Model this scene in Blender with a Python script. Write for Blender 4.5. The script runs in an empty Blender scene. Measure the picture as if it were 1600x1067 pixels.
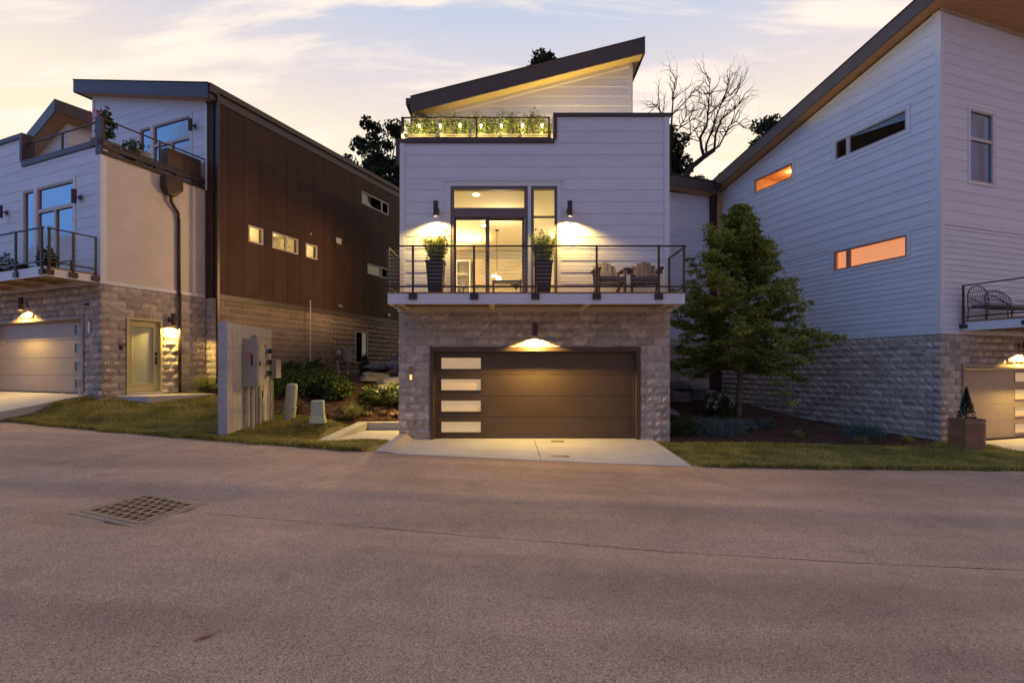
import bpy, math, random
import numpy as np
from mathutils import Matrix, Vector
random.seed(7); rng = np.random.default_rng(7)
S = bpy.context.scene
COL = S.collection
R = math.radians

# ------------------------------------------------------------------ camera, sky, sun, exposure
cam = bpy.data.cameras.new('camera'); camo = bpy.data.objects.new('camera', cam); COL.objects.link(camo)
HC = 1.72
camo.location = (0, 0, HC); camo.rotation_euler = (R(90), 0, 0)
cam.sensor_width = 36; cam.lens = 36 * 790 / 1600
cam.shift_y = (577 - 533.5) / 1600
cam.clip_end = 3000; cam.clip_start = 0.05
S.camera = camo
S.render.engine = 'CYCLES'
S.cycles.use_denoising = True
S.cycles.max_bounces = 6; S.cycles.diffuse_bounces = 3; S.cycles.glossy_bounces = 3; S.cycles.transparent_max_bounces = 8
S.cycles.sample_clamp_indirect = 4; S.cycles.caustics_reflective = False; S.cycles.caustics_refractive = False
S.view_settings.view_transform = 'Standard'; S.view_settings.look = 'None'
S.view_settings.exposure = .14; S.view_settings.gamma = 1

W = bpy.data.worlds.new('World'); S.world = W; W.use_nodes = True
nt = W.node_tree; nt.nodes.clear(); N = nt.nodes.new; L = nt.links.new
def wmath(op, a, b=None, clamp=False):
    n = N('ShaderNodeMath'); n.operation = op; n.use_clamp = clamp
    for i, v in enumerate((a, b)):
        if v is None: continue
        if isinstance(v, (int, float)): n.inputs[i].default_value = v
        else: L(v, n.inputs[i])
    return n.outputs[0]
def wramp(fac, stops):
    n = N('ShaderNodeValToRGB'); L(fac, n.inputs[0]); e = n.color_ramp.elements
    while len(e) > 1: e.remove(e[-1])
    e[0].position = stops[0][0]; e[0].color = (*stops[0][1], 1)
    for p, c in stops[1:]:
        k = e.new(p); k.color = (*c, 1)
    return n.outputs[0]
def wmix(fac, a, b, mode='MIX'):
    n = N('ShaderNodeMix'); n.data_type = 'RGBA'; n.blend_type = mode
    if isinstance(fac, (int, float)): n.inputs['Factor'].default_value = fac
    else: L(fac, n.inputs['Factor'])
    for k, v in (('A', a), ('B', b)):
        s = [i for i in n.inputs if i.name == k and i.type == 'RGBA'][0]
        if isinstance(v, tuple): s.default_value = (*v, 1)
        else: L(v, s)
    return [o for o in n.outputs if o.type == 'RGBA'][0]
tc = N('ShaderNodeTexCoord'); sep = N('ShaderNodeSeparateXYZ'); L(tc.outputs['Generated'], sep.inputs[0])
X, Y, Z = sep.outputs
elev = wmath('MAXIMUM', Z, 0.0)
west = wramp(elev, [(0.0, (1.0, .82, .42)), (.28, (1.03, .93, .60)), (.40, (1.0, .88, .70)), (.48, (.80, .715, .725)), (.57, (.58, .63, .77)), (1, (.30, .37, .62))])
eastL = wramp(elev, [(0.0, (.19, .44, 1.05)), (.25, (.24, .56, 1.35)), (.6, (.18, .40, .95)), (1, (.28, .36, .60))])
eastR = wramp(elev, [(0.0, (.17, .11, .17)), (.25, (.13, .12, .25)), (.6, (.12, .15, .34)), (1, (.28, .36, .60))])
lr = N('ShaderNodeMapRange'); lr.interpolation_type = 'SMOOTHSTEP'; L(X, lr.inputs['Value']); lr.inputs['From Min'].default_value = -.8; lr.inputs['From Max'].default_value = -.05
east = wmix(lr.outputs[0], eastL, eastR)
side = wmath('ADD', wmath('MULTIPLY', X, .12), wmath('MULTIPLY', Y, .99))
sfac = N('ShaderNodeMapRange'); sfac.interpolation_type = 'SMOOTHSTEP'
L(side, sfac.inputs['Value']); sfac.inputs['From Min'].default_value = -.05; sfac.inputs['From Max'].default_value = .62
grad = wmix(sfac.outputs[0], east, west)
# thin evening cloud on a flat layer overhead
dv = wmath('MAXIMUM', wmath('ADD', Z, .10), .06)
cmb = N('ShaderNodeCombineXYZ'); L(wmath('DIVIDE', X, dv), cmb.inputs[0]); L(wmath('DIVIDE', Y, dv), cmb.inputs[1])
mp = N('ShaderNodeMapping'); L(cmb.outputs[0], mp.inputs[0]); mp.inputs['Rotation'].default_value = (0, 0, R(12)); mp.inputs['Scale'].default_value = (.5, 2.0, 1); mp.inputs['Location'].default_value = (5.1, 1.9, 0)
nz = N('ShaderNodeTexNoise'); L(mp.outputs[0], nz.inputs['Vector']); nz.inputs['Scale'].default_value = 2.1; nz.inputs['Detail'].default_value = 9; nz.inputs['Roughness'].default_value = .56; nz.inputs['Distortion'].default_value = .35
cm = N('ShaderNodeMapRange'); cm.interpolation_type = 'SMOOTHSTEP'; L(nz.outputs['Fac'], cm.inputs['Value']); cm.inputs['From Min'].default_value = .475; cm.inputs['From Max'].default_value = .61
ccol = wmix(sfac.outputs[0], (.26, .27, .42), (1.12, .95, .82))
sky1 = wmix(wmath('MULTIPLY', cm.outputs[0], .9), grad, ccol)
nz2 = N('ShaderNodeTexNoise'); L(mp.outputs[0], nz2.inputs['Vector']); nz2.inputs['Scale'].default_value = .55; nz2.inputs['Detail'].default_value = 6
cm2 = N('ShaderNodeMapRange'); cm2.interpolation_type = 'SMOOTHSTEP'; L(nz2.outputs['Fac'], cm2.inputs['Value']); cm2.inputs['From Min'].default_value = .53; cm2.inputs['From Max'].default_value = .72
rb = N('ShaderNodeMapRange'); rb.interpolation_type = 'SMOOTHSTEP'; L(X, rb.inputs['Value']); rb.inputs['From Min'].default_value = -.1; rb.inputs['From Max'].default_value = .3; rb.inputs['To Min'].default_value = .15; rb.inputs['To Max'].default_value = .75
sky2 = wmix(wmath('MULTIPLY', cm2.outputs[0], rb.outputs[0]), sky1, wmix(sfac.outputs[0], (.2, .2, .3), (.86, .66, .58)))
nish = N('ShaderNodeTexSky'); nish.sky_type = 'NISHITA'; nish.sun_disc = False; nish.sun_elevation = R(1.5); nish.sun_rotation = R(15)
bg = N('ShaderNodeBackground'); L(sky2, bg.inputs[0]); bg.inputs[1].default_value = .91
bg2 = N('ShaderNodeBackground'); L(nish.outputs[0], bg2.inputs[0]); bg2.inputs[1].default_value = .02
ad = N('ShaderNodeAddShader'); L(bg.outputs[0], ad.inputs[0]); L(bg2.outputs[0], ad.inputs[1])
wo = N('ShaderNodeOutputWorld'); L(ad.outputs[0], wo.inputs[0])

sun = bpy.data.lights.new('afterglow_sun', 'SUN'); sun.energy = .42; sun.angle = R(80); sun.color = (1.0, .50, .22)
suno = bpy.data.objects.new('afterglow_sun', sun); COL.objects.link(suno)
suno.rotation_euler = Vector((-.92, .30, -.22)).to_track_quat('-Z', 'Y').to_euler()
WARM = (1.0, .72, .36)

# ------------------------------------------------------------------ materials
MATS = {}
def mat(name, col, rough=.8, var=.12, scale=3.0, bump=0, bscale=40, metal=0, spec=.4, col2=None, rand=0, streak=None, thr=None):
    if name in MATS: return MATS[name]
    m = bpy.data.materials.new(name); m.use_nodes = True; MATS[name] = m
    t = m.node_tree; n = t.nodes; l = t.links.new; b = n['Principled BSDF']
    b.inputs['Roughness'].default_value = rough; b.inputs['Metallic'].default_value = metal; b.inputs['Specular IOR Level'].default_value = spec
    g = n.new('ShaderNodeNewGeometry'); mpn = n.new('ShaderNodeMapping'); l(g.outputs['Position'], mpn.inputs[0])
    if streak: mpn.inputs['Scale'].default_value = streak
    a = n.new('ShaderNodeTexNoise'); l(mpn.outputs[0], a.inputs['Vector']); a.inputs['Scale'].default_value = scale; a.inputs['Detail'].default_value = 6; a.inputs['Roughness'].default_value = .62
    mr = n.new('ShaderNodeMapRange'); l(a.outputs['Fac'], mr.inputs['Value']); mr.inputs['From Min'].default_value = .32 if not thr else thr[0]; mr.inputs['From Max'].default_value = .68 if not thr else thr[1]
    mx = n.new('ShaderNodeMix'); mx.data_type = 'RGBA'; l(mr.outputs[0], mx.inputs['Factor'])
    c2 = col2 or tuple(c * (1 - var) for c in col); c1 = col if col2 else tuple(min(1, c * (1 + var)) for c in col)
    mx.inputs[6].default_value = (*c2, 1); mx.inputs[7].default_value = (*c1, 1)
    out = mx.outputs[2]
    if rand:
        oi = n.new('ShaderNodeObjectInfo'); ad_ = n.new('ShaderNodeMath'); ad_.operation = 'ADD'; l(oi.outputs['Random'], ad_.inputs[0]); l(g.outputs['Random Per Island'], ad_.inputs[1])
        fr = n.new('ShaderNodeMath'); fr.operation = 'FRACT'; l(ad_.outputs[0], fr.inputs[0])
        r2 = n.new('ShaderNodeMapRange'); l(fr.outputs[0], r2.inputs['Value']); r2.inputs['To Min'].default_value = 1 - rand; r2.inputs['To Max'].default_value = 1 + rand
        mu = n.new('ShaderNodeVectorMath'); mu.operation = 'SCALE'; l(out, mu.inputs[0]); l(r2.outputs[0], mu.inputs['Scale']); out = mu.outputs[0]
    l(out, b.inputs['Base Color'])
    if bump:
        q = n.new('ShaderNodeTexNoise'); l(mpn.outputs[0], q.inputs['Vector']); q.inputs['Scale'].default_value = bscale; q.inputs['Detail'].default_value = 5
        bp = n.new('ShaderNodeBump'); bp.inputs['Distance'].default_value = .03; bp.inputs['Strength'].default_value = bump; l(q.outputs['Fac'], bp.inputs['Height']); l(bp.outputs[0], b.inputs['Normal'])
    return m
def emis(name, col, k):
    if name in MATS: return MATS[name]
    m = bpy.data.materials.new(name); m.use_nodes = True; MATS[name] = m; b = m.node_tree.nodes['Principled BSDF']
    b.inputs['Base Color'].default_value = (*col, 1); b.inputs['Emission Color'].default_value = (*col, 1); b.inputs['Emission Strength'].default_value = k
    return m
def leafmat(name, col, col2, trans=.35, scale=1.2, rand=.3):
    m = mat(name, col, .75, 0, scale, 0, col2=col2, rand=rand, spec=.25)
    t = m.node_tree; n = t.nodes; b = n['Principled BSDF']; o = n['Material Output']
    tr = n.new('ShaderNodeBsdfTranslucent'); mx = n.new('ShaderNodeMixShader'); mx.inputs[0].default_value = trans
    src = b.inputs['Base Color'].links[0].from_socket
    t.links.new(src, tr.inputs[0]); t.links.new(b.outputs[0], mx.inputs[1]); t.links.new(tr.outputs[0], mx.inputs[2]); t.links.new(mx.outputs[0], o.inputs[0])
    return m
def glassmat(name, tint, refl=.08, rough=0.0):
    if name in MATS: return MATS[name]
    m = bpy.data.materials.new(name); m.use_nodes = True; MATS[name] = m; t = m.node_tree; n = t.nodes; n.remove(n['Principled BSDF'])
    tr = n.new('ShaderNodeBsdfTransparent'); tr.inputs[0].default_value = (*tint, 1)
    gl = n.new('ShaderNodeBsdfGlossy'); gl.inputs['Roughness'].default_value = rough
    fr = n.new('ShaderNodeLayerWeight'); fr.inputs[0].default_value = .5
    pw_ = n.new('ShaderNodeMath'); pw_.operation = 'POWER'; t.links.new(fr.outputs['Facing'], pw_.inputs[0]); pw_.inputs[1].default_value = 4
    ad_ = n.new('ShaderNodeMath'); ad_.operation = 'MULTIPLY_ADD'; ad_.use_clamp = True; t.links.new(pw_.outputs[0], ad_.inputs[0]); ad_.inputs[1].default_value = .6; ad_.inputs[2].default_value = refl+.02
    mx = n.new('ShaderNodeMixShader'); t.links.new(ad_.outputs[0], mx.inputs[0]); t.links.new(tr.outputs[0], mx.inputs[1]); t.links.new(gl.outputs[0], mx.inputs[2])
    t.links.new(mx.outputs[0], n['Material Output'].inputs[0]); return m

M_SIDE = mat('white_lap_siding', (.73, .74, .765), .55, .05, 1.2, .15, 40, streak=(1, 1, 5), rand=.035)
M_TRIM = mat('white_trim', (.74, .74, .74), .5, .04, 4)
M_BROWN = mat('brown_panel', (.068, .035, .025), .6, .16, 1.6, .12, 30, rand=.10, spec=.18)
M_FASC = mat('dark_brown_fascia', (.082, .062, .060), .45, .10, 3)
M_BLOCK = mat('split_face_block', (.61, .525, .43), .95, 0, 9, .8, 34, col2=(.40, .335, .27), rand=.22)
M_MORT = mat('mortar', (.60, .53, .44), .95, .1, 20, .3, 60)
M_SMOOTHB = mat('smooth_grey_block', (.42, .41, .40), .9, .12, 9, .3, 60, rand=.08)
M_METAL = mat('bronze_metal', (.065, .047, .040), .38, .1, 10, metal=.3)
M_CABLE = mat('steel_cable', (.45, .43, .42), .3, .05, 10, metal=.9)
M_CONC = mat('concrete', (.50, .475, .445), .85, .09, 1.7, .2, 70)
M_GDARK = mat('brown_garage_steel', (.105, .07, .042), .42, .06, 4, .03, 120)
M_GTAN = mat('tan_garage_steel', (.42, .33, .235), .42, .05, 4, .03, 120)
M_WFRAME = mat('taupe_window_frame', (.17, .14, .125), .45, .06, 8)
M_WPALE = mat('pale_window_frame', (.55, .50, .44), .45, .06, 8)
M_WOOD = mat('pine_soffit', (.52, .30, .13), .5, .18, 2.2, .1, 30, streak=(1, 9, 1))
M_DECKW = mat('deck_wood', (.30, .17, .09), .6, .2, 3, .1, 30, streak=(8, 1, 1))
M_ROOM = mat('cream_room', (.80, .74, .58), .8, .03, 1)
M_ROOMO = mat('orange_room', (.85, .58, .38), .8, .03, 1)
M_DARKROOM = mat('dark_room', (.05, .05, .06), .8, .05, 1)
M_CURT = mat('pale_curtain', (.30, .38, .52), .8, .12, 6, streak=(9, 9, .3))
M_ROOF = mat('dark_shingle', (.035, .032, .035), .85, .2, 9, .3, 60)
M_BLACK = mat('charcoal_plastic', (.035, .028, .026), .5, .1, 9)
M_GREY = mat('grey_steel_box', (.34, .33, .31), .5, .06, 7)
M_PVC = mat('grey_conduit', (.42, .40, .38), .5, .06, 7)
M_PED = mat('pale_green_plastic', (.42, .46, .36), .5, .06, 7)
M_BARK = mat('bark', (.19, .145, .105), .95, .25, 14, .6, 50, streak=(1, 1, .25))
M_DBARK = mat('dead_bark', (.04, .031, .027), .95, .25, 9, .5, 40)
M_LEAF = leafmat('oak_leaf', (.42, .45, .10), (.12, .17, .04), .45, 1.6, .4)
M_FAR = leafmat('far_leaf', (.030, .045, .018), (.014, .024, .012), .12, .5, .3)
M_GRASS = leafmat('grass_blade', (.52, .43, .12), (.19, .20, .055), .3, 1.5, .4)
M_SHRUB = leafmat('shrub_leaf', (.085, .12, .035), (.035, .06, .018), .3, 4, .35)
M_OLIVE = leafmat('bright_shrub_leaf', (.38, .42, .12), (.17, .23, .06), .35, 6, .3)
M_TERR = leafmat('terrace_leaf', (.22, .25, .06), (.07, .10, .025), .35, 5, .35)
M_SILVER = leafmat('silvery_leaf', (.20, .26, .22), (.09, .13, .11), .25, 5, .3)
M_ORN = leafmat('ornamental_grass_blade', (.36, .36, .13), (.20, .24, .08), .3, 5, .3)
M_FLOW = mat('pale_flower', (.40, .37, .30), .8, .1, 9)
M_PINK = mat('pink_flower', (.60, .22, .30), .8, .2, 9)
M_LAWN = mat('lawn_soil', (.20, .17, .075), .95, 0, 2.5, .5, 60, col2=(.12, .12, .045))
M_MULCH = mat('mulch_soil', (.095, .048, .028), .95, 0, 9, .8, 35, col2=(.05, .026, .017))
M_CHIP = mat('mulch_chip', (.14, .075, .045), .9, .3, 7, 0, rand=.5)
M_ROCK = mat('limestone_rock', (.17, .16, .16), .9, .25, 3, .8, 12, rand=.2)
M_IRON = mat('rusty_cast_iron', (.36, .26, .16), .6, .25, 12, .4, 60, metal=.4)
M_CERAM = mat('pale_planter', (.17, .135, .095), .7, .08, 6)
M_TERRA = mat('dark_planter', (.05, .036, .03), .5, .1, 8)
M_CEDAR = mat('cedar_slat', (.36, .19, .10), .65, .2, 3, .1, 40, rand=.15)
M_WEATH = mat('weathered_wood', (.23, .19, .14), .7, .15, 5, .15, 40, streak=(4, 4, 1), rand=.12)
M_CHAIRD = mat('brown_chair_wood', (.13, .085, .06), .6, .15, 5)
M_DOORY = mat('cream_entry_door', (.56, .50, .26), .45, .04, 5)
M_FROST = mat('frosted_glass', (.36, .38, .30), .25, .06, 1.5)
M_GGL = emis('glowing_frosted_garage_pane', (.62, .45, .24), .46)  # brightness of the frosted panes is added as glow; no lamp behind them
M_ORPANE = emis('orange_lit_blind', (1.0, .40, .17), .72)
M_BULB = emis('lamp_bulb', (1.0, .80, .45), 18)
M_SBULB = emis('string_bulb', (1.0, .82, .48), 22)
M_GLASS = glassmat('clear_glass', (.95, .95, .93), .02)
M_GLASSB = glassmat('sky_glass', (.55, .60, .66), .34)
M_GLASSD = glassmat('dim_glass', (.5, .5, .52), .10)

# asphalt
M_ASPH = bpy.data.materials.new('asphalt'); M_ASPH.use_nodes = True
def asph():
    t = M_ASPH.node_tree; n = t.nodes; l = t.links.new; b = n['Principled BSDF']; b.inputs['Roughness'].default_value = .82; b.inputs['Specular IOR Level'].default_value = .3
    g = n.new('ShaderNodeNewGeometry')
    def noise(s, d=4, r=.6):
        q = n.new('ShaderNodeTexNoise'); l(g.outputs['Position'], q.inputs['Vector']); q.inputs['Scale'].default_value = s; q.inputs['Detail'].default_value = d; q.inputs['Roughness'].default_value = r; return q.outputs['Fac']
    def mr(v, a, b_, c, d):
        q = n.new('ShaderNodeMapRange'); l(v, q.inputs['Value']); q.inputs[1].default_value = a; q.inputs[2].default_value = b_; q.inputs[3].default_value = c; q.inputs[4].default_value = d; return q.outputs[0]
    def mul(a, b_):
        q = n.new('ShaderNodeMath'); q.operation = 'MULTIPLY'; l(a, q.inputs[0]); l(b_, q.inputs[1]); return q.outputs[0]
    v = n.new('ShaderNodeTexVoronoi'); l(g.outputs['Position'], v.inputs['Vector']); v.inputs['Scale'].default_value = 150
    sp = n.new('ShaderNodeSeparateColor'); l(v.outputs['Color'], sp.inputs[0])
    stone = mr(sp.outputs[0], 0, 1, .60, 1.40)
    pit = mr(noise(75, 3, .7), .36, .46, .38, 1.0)
    big = mr(noise(.45, 5), .3, .7, .84, 1.14)
    st = n.new('ShaderNodeMapping'); st.inputs['Scale'].default_value = (.10, .85, 1); st.inputs['Rotation'].default_value = (0, 0, R(4)); l(g.outputs['Position'], st.inputs[0])
    sn = n.new('ShaderNodeTexNoise'); l(st.outputs[0], sn.inputs['Vector']); sn.inputs['Scale'].default_value = 1.6; sn.inputs['Detail'].default_value = 5; tyre = mr(sn.outputs['Fac'], .35, .65, .84, 1.12)
    oil = mr(noise(.9, 6, .7), .60, .74, 1.0, .62)
    mid = mr(noise(3.2, 5), .3, .7, .92, 1.08)
    f = mul(mul(mul(stone, pit), mul(big, mid)), mul(tyre, oil))
    vm = n.new('ShaderNodeVectorMath'); vm.operation = 'SCALE'; vm.inputs[0].default_value = (.515, .352, .248); l(f, vm.inputs['Scale']); l(vm.outputs[0], b.inputs['Base Color'])
    bp = n.new('ShaderNodeBump'); bp.inputs['Strength'].default_value = .55; bp.inputs['Distance'].default_value = .012
    ad_ = n.new('ShaderNodeMath'); ad_.operation = 'ADD'; l(v.outputs['Distance'], ad_.inputs[0]); l(noise(70, 3), ad_.inputs[1]); l(ad_.outputs[0], bp.inputs['Height']); l(bp.outputs[0], b.inputs['Normal'])
asph()

# ------------------------------------------------------------------ mesh helpers
def link(name, data, parent=None, loc=None):
    o = bpy.data.objects.new(name, data); COL.objects.link(o)
    if parent: o.parent = parent
    if loc is not None: o.location = loc
    return o
def tag(o, label=None, cat=None, group=None, kind=None):
    if label: o['label'] = label
    if cat: o['category'] = cat
    if group: o['group'] = group
    if kind: o['kind'] = kind
    return o
def thing(name, label, cat, loc=(0, 0, 0), rz=0, group=None):
    o = bpy.data.objects.new(name, None); COL.objects.link(o); o.location = loc; o.rotation_euler = (0, 0, rz); o.empty_display_size = .2
    return tag(o, label, cat, group)
class Fr:
    """a wall plane in a house's local space: u along the wall, z up (absolute), d outward"""
    def __init__(s, o, u, d, zb): s.o = Vector(o); s.u = Vector(u); s.d = Vector(d); s.zb = zb
    def __call__(s, u, z, d=0): return s.o + s.u * u + s.d * d + Vector((0, 0, z - s.zb))
class MB:
    def __init__(s): s.v = []; s.f = []
    def hexa(s, p):
        b = len(s.v); s.v += [tuple(q) for q in p]
        s.f += [(b, b+1, b+2, b+3), (b+7, b+6, b+5, b+4), (b, b+4, b+5, b+1), (b+1, b+5, b+6, b+2), (b+2, b+6, b+7, b+3), (b+3, b+7, b+4, b)]
        return s
    def box(s, x0, x1, y0, y1, z0, z1):
        return s.hexa([(x0, y0, z0), (x1, y0, z0), (x1, y1, z0), (x0, y1, z0), (x0, y0, z1), (x1, y0, z1), (x1, y1, z1), (x0, y1, z1)])
    def fbox(s, F, u0, u1, z0, z1, d0, d1):
        return s.hexa([F(u0, z0, d0), F(u1, z0, d0), F(u1, z0, d1), F(u0, z0, d1), F(u0, z1, d0), F(u1, z1, d0), F(u1, z1, d1), F(u0, z1, d1)])
    def prism(s, pts_a, pts_b):
        n = len(pts_a); b = len(s.v); s.v += [tuple(q) for q in pts_a] + [tuple(q) for q in pts_b]
        s.f.append(tuple(range(b, b+n))); s.f.append(tuple(range(b+2*n-1, b+n-1, -1)))
        for i in range(n): j = (i+1) % n; s.f.append((b+i, b+n+i, b+n+j, b+j))
        return s
    def fprism(s, F, poly, d0, d1):
        return s.prism([F(u, z, d0) for u, z in poly], [F(u, z, d1) for u, z in poly])
    def tube(s, p0, p1, r0, r1=None, n=8, cap=True):
        r1 = r0 if r1 is None else r1
        p0 = Vector(p0); p1 = Vector(p1); a = (p1-p0)
        if a.length < 1e-6: return s
        a.normalize(); q = a.orthogonal().normalized(); w = a.cross(q); b = len(s.v)
        for p, r in ((p0, r0), (p1, r1)):
            for i in range(n):
                t = 2*math.pi*i/n; s.v.append(tuple(p + (q*math.cos(t) + w*math.sin(t))*r))
        for i in range(n): j = (i+1) % n; s.f.append((b+i, b+j, b+n+j, b+n+i))
        if cap: s.f.append(tuple(range(b+n-1, b-1, -1))); s.f.append(tuple(range(b+n, b+2*n)))
        return s
    def path(s, pts, r, n=8):
        for a, b in zip(pts[:-1], pts[1:]): s.tube(a, b, r, None, n)
        return s
    def lathe(s, prof, c=(0, 0, 0), n=16):
        b = len(s.v)
        for r, z in prof:
            for i in range(n):
                t = 2*math.pi*i/n; s.v.append((c[0]+r*math.cos(t), c[1]+r*math.sin(t), c[2]+z))
        for k in range(len(prof)-1):
            for i in range(n): j = (i+1) % n; s.f.append((b+k*n+i, b+k*n+j, b+(k+1)*n+j, b+(k+1)*n+i))
        s.f.append(tuple(range(b+n-1, b-1, -1))); m = b+(len(prof)-1)*n; s.f.append(tuple(range(m, m+n)))
        return s
    def quad(s, a, b_, c, d):
        b = len(s.v); s.v += [tuple(a), tuple(b_), tuple(c), tuple(d)]; s.f.append((b, b+1, b+2, b+3)); return s
    def mesh(s, name, m, smooth=False):
        me = bpy.data.meshes.new(name); me.from_pydata(s.v, [], s.f); me.materials.append(m)
        if smooth: me.polygons.foreach_set('use_smooth', [True]*len(me.polygons))
        me.update(); return me
    def build(s, name, m, parent=None, smooth=False, kind=None, loc=None, bevel=0):
        o = link(name, s.mesh(name, m, smooth), parent, loc)
        if kind: o['kind'] = kind
        if bevel:
            bv = o.modifiers.new('bevel', 'BEVEL'); bv.width = bevel; bv.segments = 2; bv.limit_method = 'ANGLE'
        return o
def npmesh(name, V, F, m, parent=None, kind=None, loc=None, smooth=False):
    """V (n,3), F (k, c) with constant corner count"""
    me = bpy.data.meshes.new(name); V = np.asarray(V, np.float32); F = np.asarray(F, np.int32); k, c = F.shape
    me.vertices.add(len(V)); me.vertices.foreach_set('co', V.ravel()); me.loops.add(k*c); me.loops.foreach_set('vertex_index', F.ravel())
    me.polygons.add(k); me.polygons.foreach_set('loop_start', np.arange(0, k*c, c, dtype=np.int32)); 
    me.polygons.foreach_set('loop_total', np.full(k, c, dtype=np.int32))
    if smooth: me.polygons.foreach_set('use_smooth', np.ones(k, bool))
    me.materials.append(m); me.update(calc_edges=True); me.validate()
    o = link(name, me, parent, loc)
    if kind: o['kind'] = kind
    return o
def leaves(C, size, flat=.0, aspect=.55):
    """C (n,3) centres -> V,F of lens-shaped leaf quads"""
    C = np.asarray(C); n = len(C); a = rng.normal(size=(n, 3)); a[:, 2] *= (1-flat); a /= np.linalg.norm(a, axis=1)[:, None]
    b = rng.normal(size=(n, 3)); b[:, 2] *= (1-flat); b -= a*(a*b).sum(1)[:, None]; b /= np.linalg.norm(b, axis=1)[:, None]+1e-9
    s = (size*(.6+.8*rng.random(n)))[:, None]
    V = np.stack([C-a*s, C-b*s*aspect, C+a*s, C+b*s*aspect], 1).reshape(-1, 3); return V, np.arange(4*n).reshape(n, 4)
def blades(P, h, w, lean=.35, curve=.5):
    """P (n,3) roots -> two-segment tapered blades (quad + tip) as quads"""
    n = len(P); th = rng.random(n)*2*np.pi; d = np.stack([np.cos(th), np.sin(th), 0*th], 1); sdir = np.stack([-np.sin(th), np.cos(th), 0*th], 1)
    hh = (h*(.55+.75*rng.random(n)))[:, None]; ln = (lean*rng.random(n))[:, None]*hh; up = np.array([0, 0, 1.])
    m = P + up*hh*.6 + d*ln*.4; t = P + up*hh*(1-curve*ln/hh*.5) + d*ln*1.3; ws = sdir*w*.5
    V = np.stack([P-ws, P+ws, m+ws*.7, m-ws*.7, t+ws*.12, t-ws*.12], 1).reshape(-1, 3); b = np.arange(n)[:, None]*6
    F = np.concatenate([b+np.array([0, 1, 2, 3]), b+np.array([3, 2, 4, 5])], 0); return V, F

# ------------------------------------------------------------------ ground, road
CL = (-10.97, 13.5); CR = (11.86, 14.0)
nL = (.9215, -.388); dLv = (.388, .9215); fR = (.9492, .3148); dRv = (-.3148, .9492)
DL = [(-60, 26), (-25, 13), (-12, 8.2), (-4.4, 6.0), (-.7, 5.46), (1.9, 5.1), (5, 4.95), (12, 5.3), (30, 8), (60, 12)]
ED = [(-60, 30), (-30, 19), (-18, 14.4), (-12.7, 12.4), (-9.15, 11.25), (-6.07, 10.45), (-4.07, 10.02), (-2.43, 9.68), (.5, 9.50), (3.33, 9.42), (6.14, 9.68), (10.35, 10.25), (20, 12.2), (60, 22)]
def spl(pts, x): 
    xs = [p[0] for p in pts]; ys = [p[1] for p in pts]; x = np.asarray(x, float)
    return (np.interp(x-.7, xs, ys)+np.interp(x, xs, ys)*2+np.interp(x+.7, xs, ys))/4
def zroad(x, y):
    x = np.asarray(x, float); y = np.asarray(y, float); xc = np.clip(x, -25, 25)
    d = y-spl(DL, x); base = -.035*xc
    return base - .075*np.exp(-(np.abs(d)/.55)**1.4) + .03*(np.clip(y-spl(DL, x), 0, 3)/3)
CP = [(-13.2, 12.75, .60), (-11.63, 13.78, 1.0), (-10.97, 13.45, .88), (-12.0, 12.86, .78), (-12.4, 12.4, .62), (-10.2, 15.3, 1.02), (-9.3, 16, 1.08), (-10.4, 13.6, .88),
      (-6.2, 10.85, .30), (-6.14, 12.9, .40), (-5.75, 12.8, .46), (-4.87, 12.6, .44), (-7.6, 20, 1.40), (-6, 24, 1.6), (-8.3, 18.4, 1.22), (-3.5, 14.6, .52), (-4.55, 13.2, .26), (-5, 16, .85), (-4, 20, 1.5),
      (-4.7, 11.9, .10), (-3.2, 11.4, .10), (-3.2, 14.2, .30), (-4.3, 14.2, .33), (-3, 17, 1.0),
      (3.9, 12.44, -.06), (4.4, 11, -.10), (11.86, 14, -.26), (10.35, 18.56, 0.0), (9.4, 21.4, .42), (6.95, 15.5, .29), (5, 13, -.02), (8, 13.0, -.17), (4.3, 15, .32), (4.4, 18, .95), (6.0, 18, .85), (8, 18, .42),
      (10, 12.2, -.30), (14, 14.2, -.36), (14, 12.6, -.40), (-3, 30, 2.2), (5, 30, 2.2), (20, 30, 1.6), (-20, 30, 2.6), (-20, 16, 1.2), (-16, 14.5, .98), (20, 16, -.5), (0, 13, .0), (0, 20, .9)]
CP += [(x, float(spl(ED, x)), float(zroad(x, spl(ED, x)))+.02) for x in (-25, -18, -14, -12.7, -10.5, -9.15, -7.5, -6.07, -4, -2.4, 0, 2, 4, 6, 8, 10.3, 13, 18, 25)]
CPa = np.array(CP)
def tps_k(r): return np.where(r > 1e-9, r*r*np.log(r+1e-12), 0)
def tps_fit():
    n = len(CPa); r = np.linalg.norm(CPa[:, None, :2]-CPa[None, :, :2], axis=2); K = tps_k(r)+np.eye(n)*.02; Pm = np.c_[np.ones(n), CPa[:, :2]]
    A = np.block([[K, Pm], [Pm.T, np.zeros((3, 3))]]); return np.linalg.solve(A, np.r_[CPa[:, 2], 0, 0, 0])
TW = tps_fit()
def H(x, y):
    x = np.asarray(x, float); y = np.asarray(y, float); sh = x.shape; x = np.clip(x.ravel(), -24, 24); y = np.clip(y.ravel(), 8, 30)
    out = np.empty(len(x))
    for i in range(0, len(x), 20000):
        r = np.hypot(x[i:i+20000, None]-CPa[:, 0], y[i:i+20000, None]-CPa[:, 1]); out[i:i+20000] = tps_k(r)@TW[:-3]+TW[-3]+TW[-2]*x[i:i+20000]+TW[-1]*y[i:i+20000]
    e = spl(ED, x); ze = zroad(x, e)+.02; v = np.clip((y-e)/.9, 0, 1); out = ze*(1-v)+out*v
    return out.reshape(sh)
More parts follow.
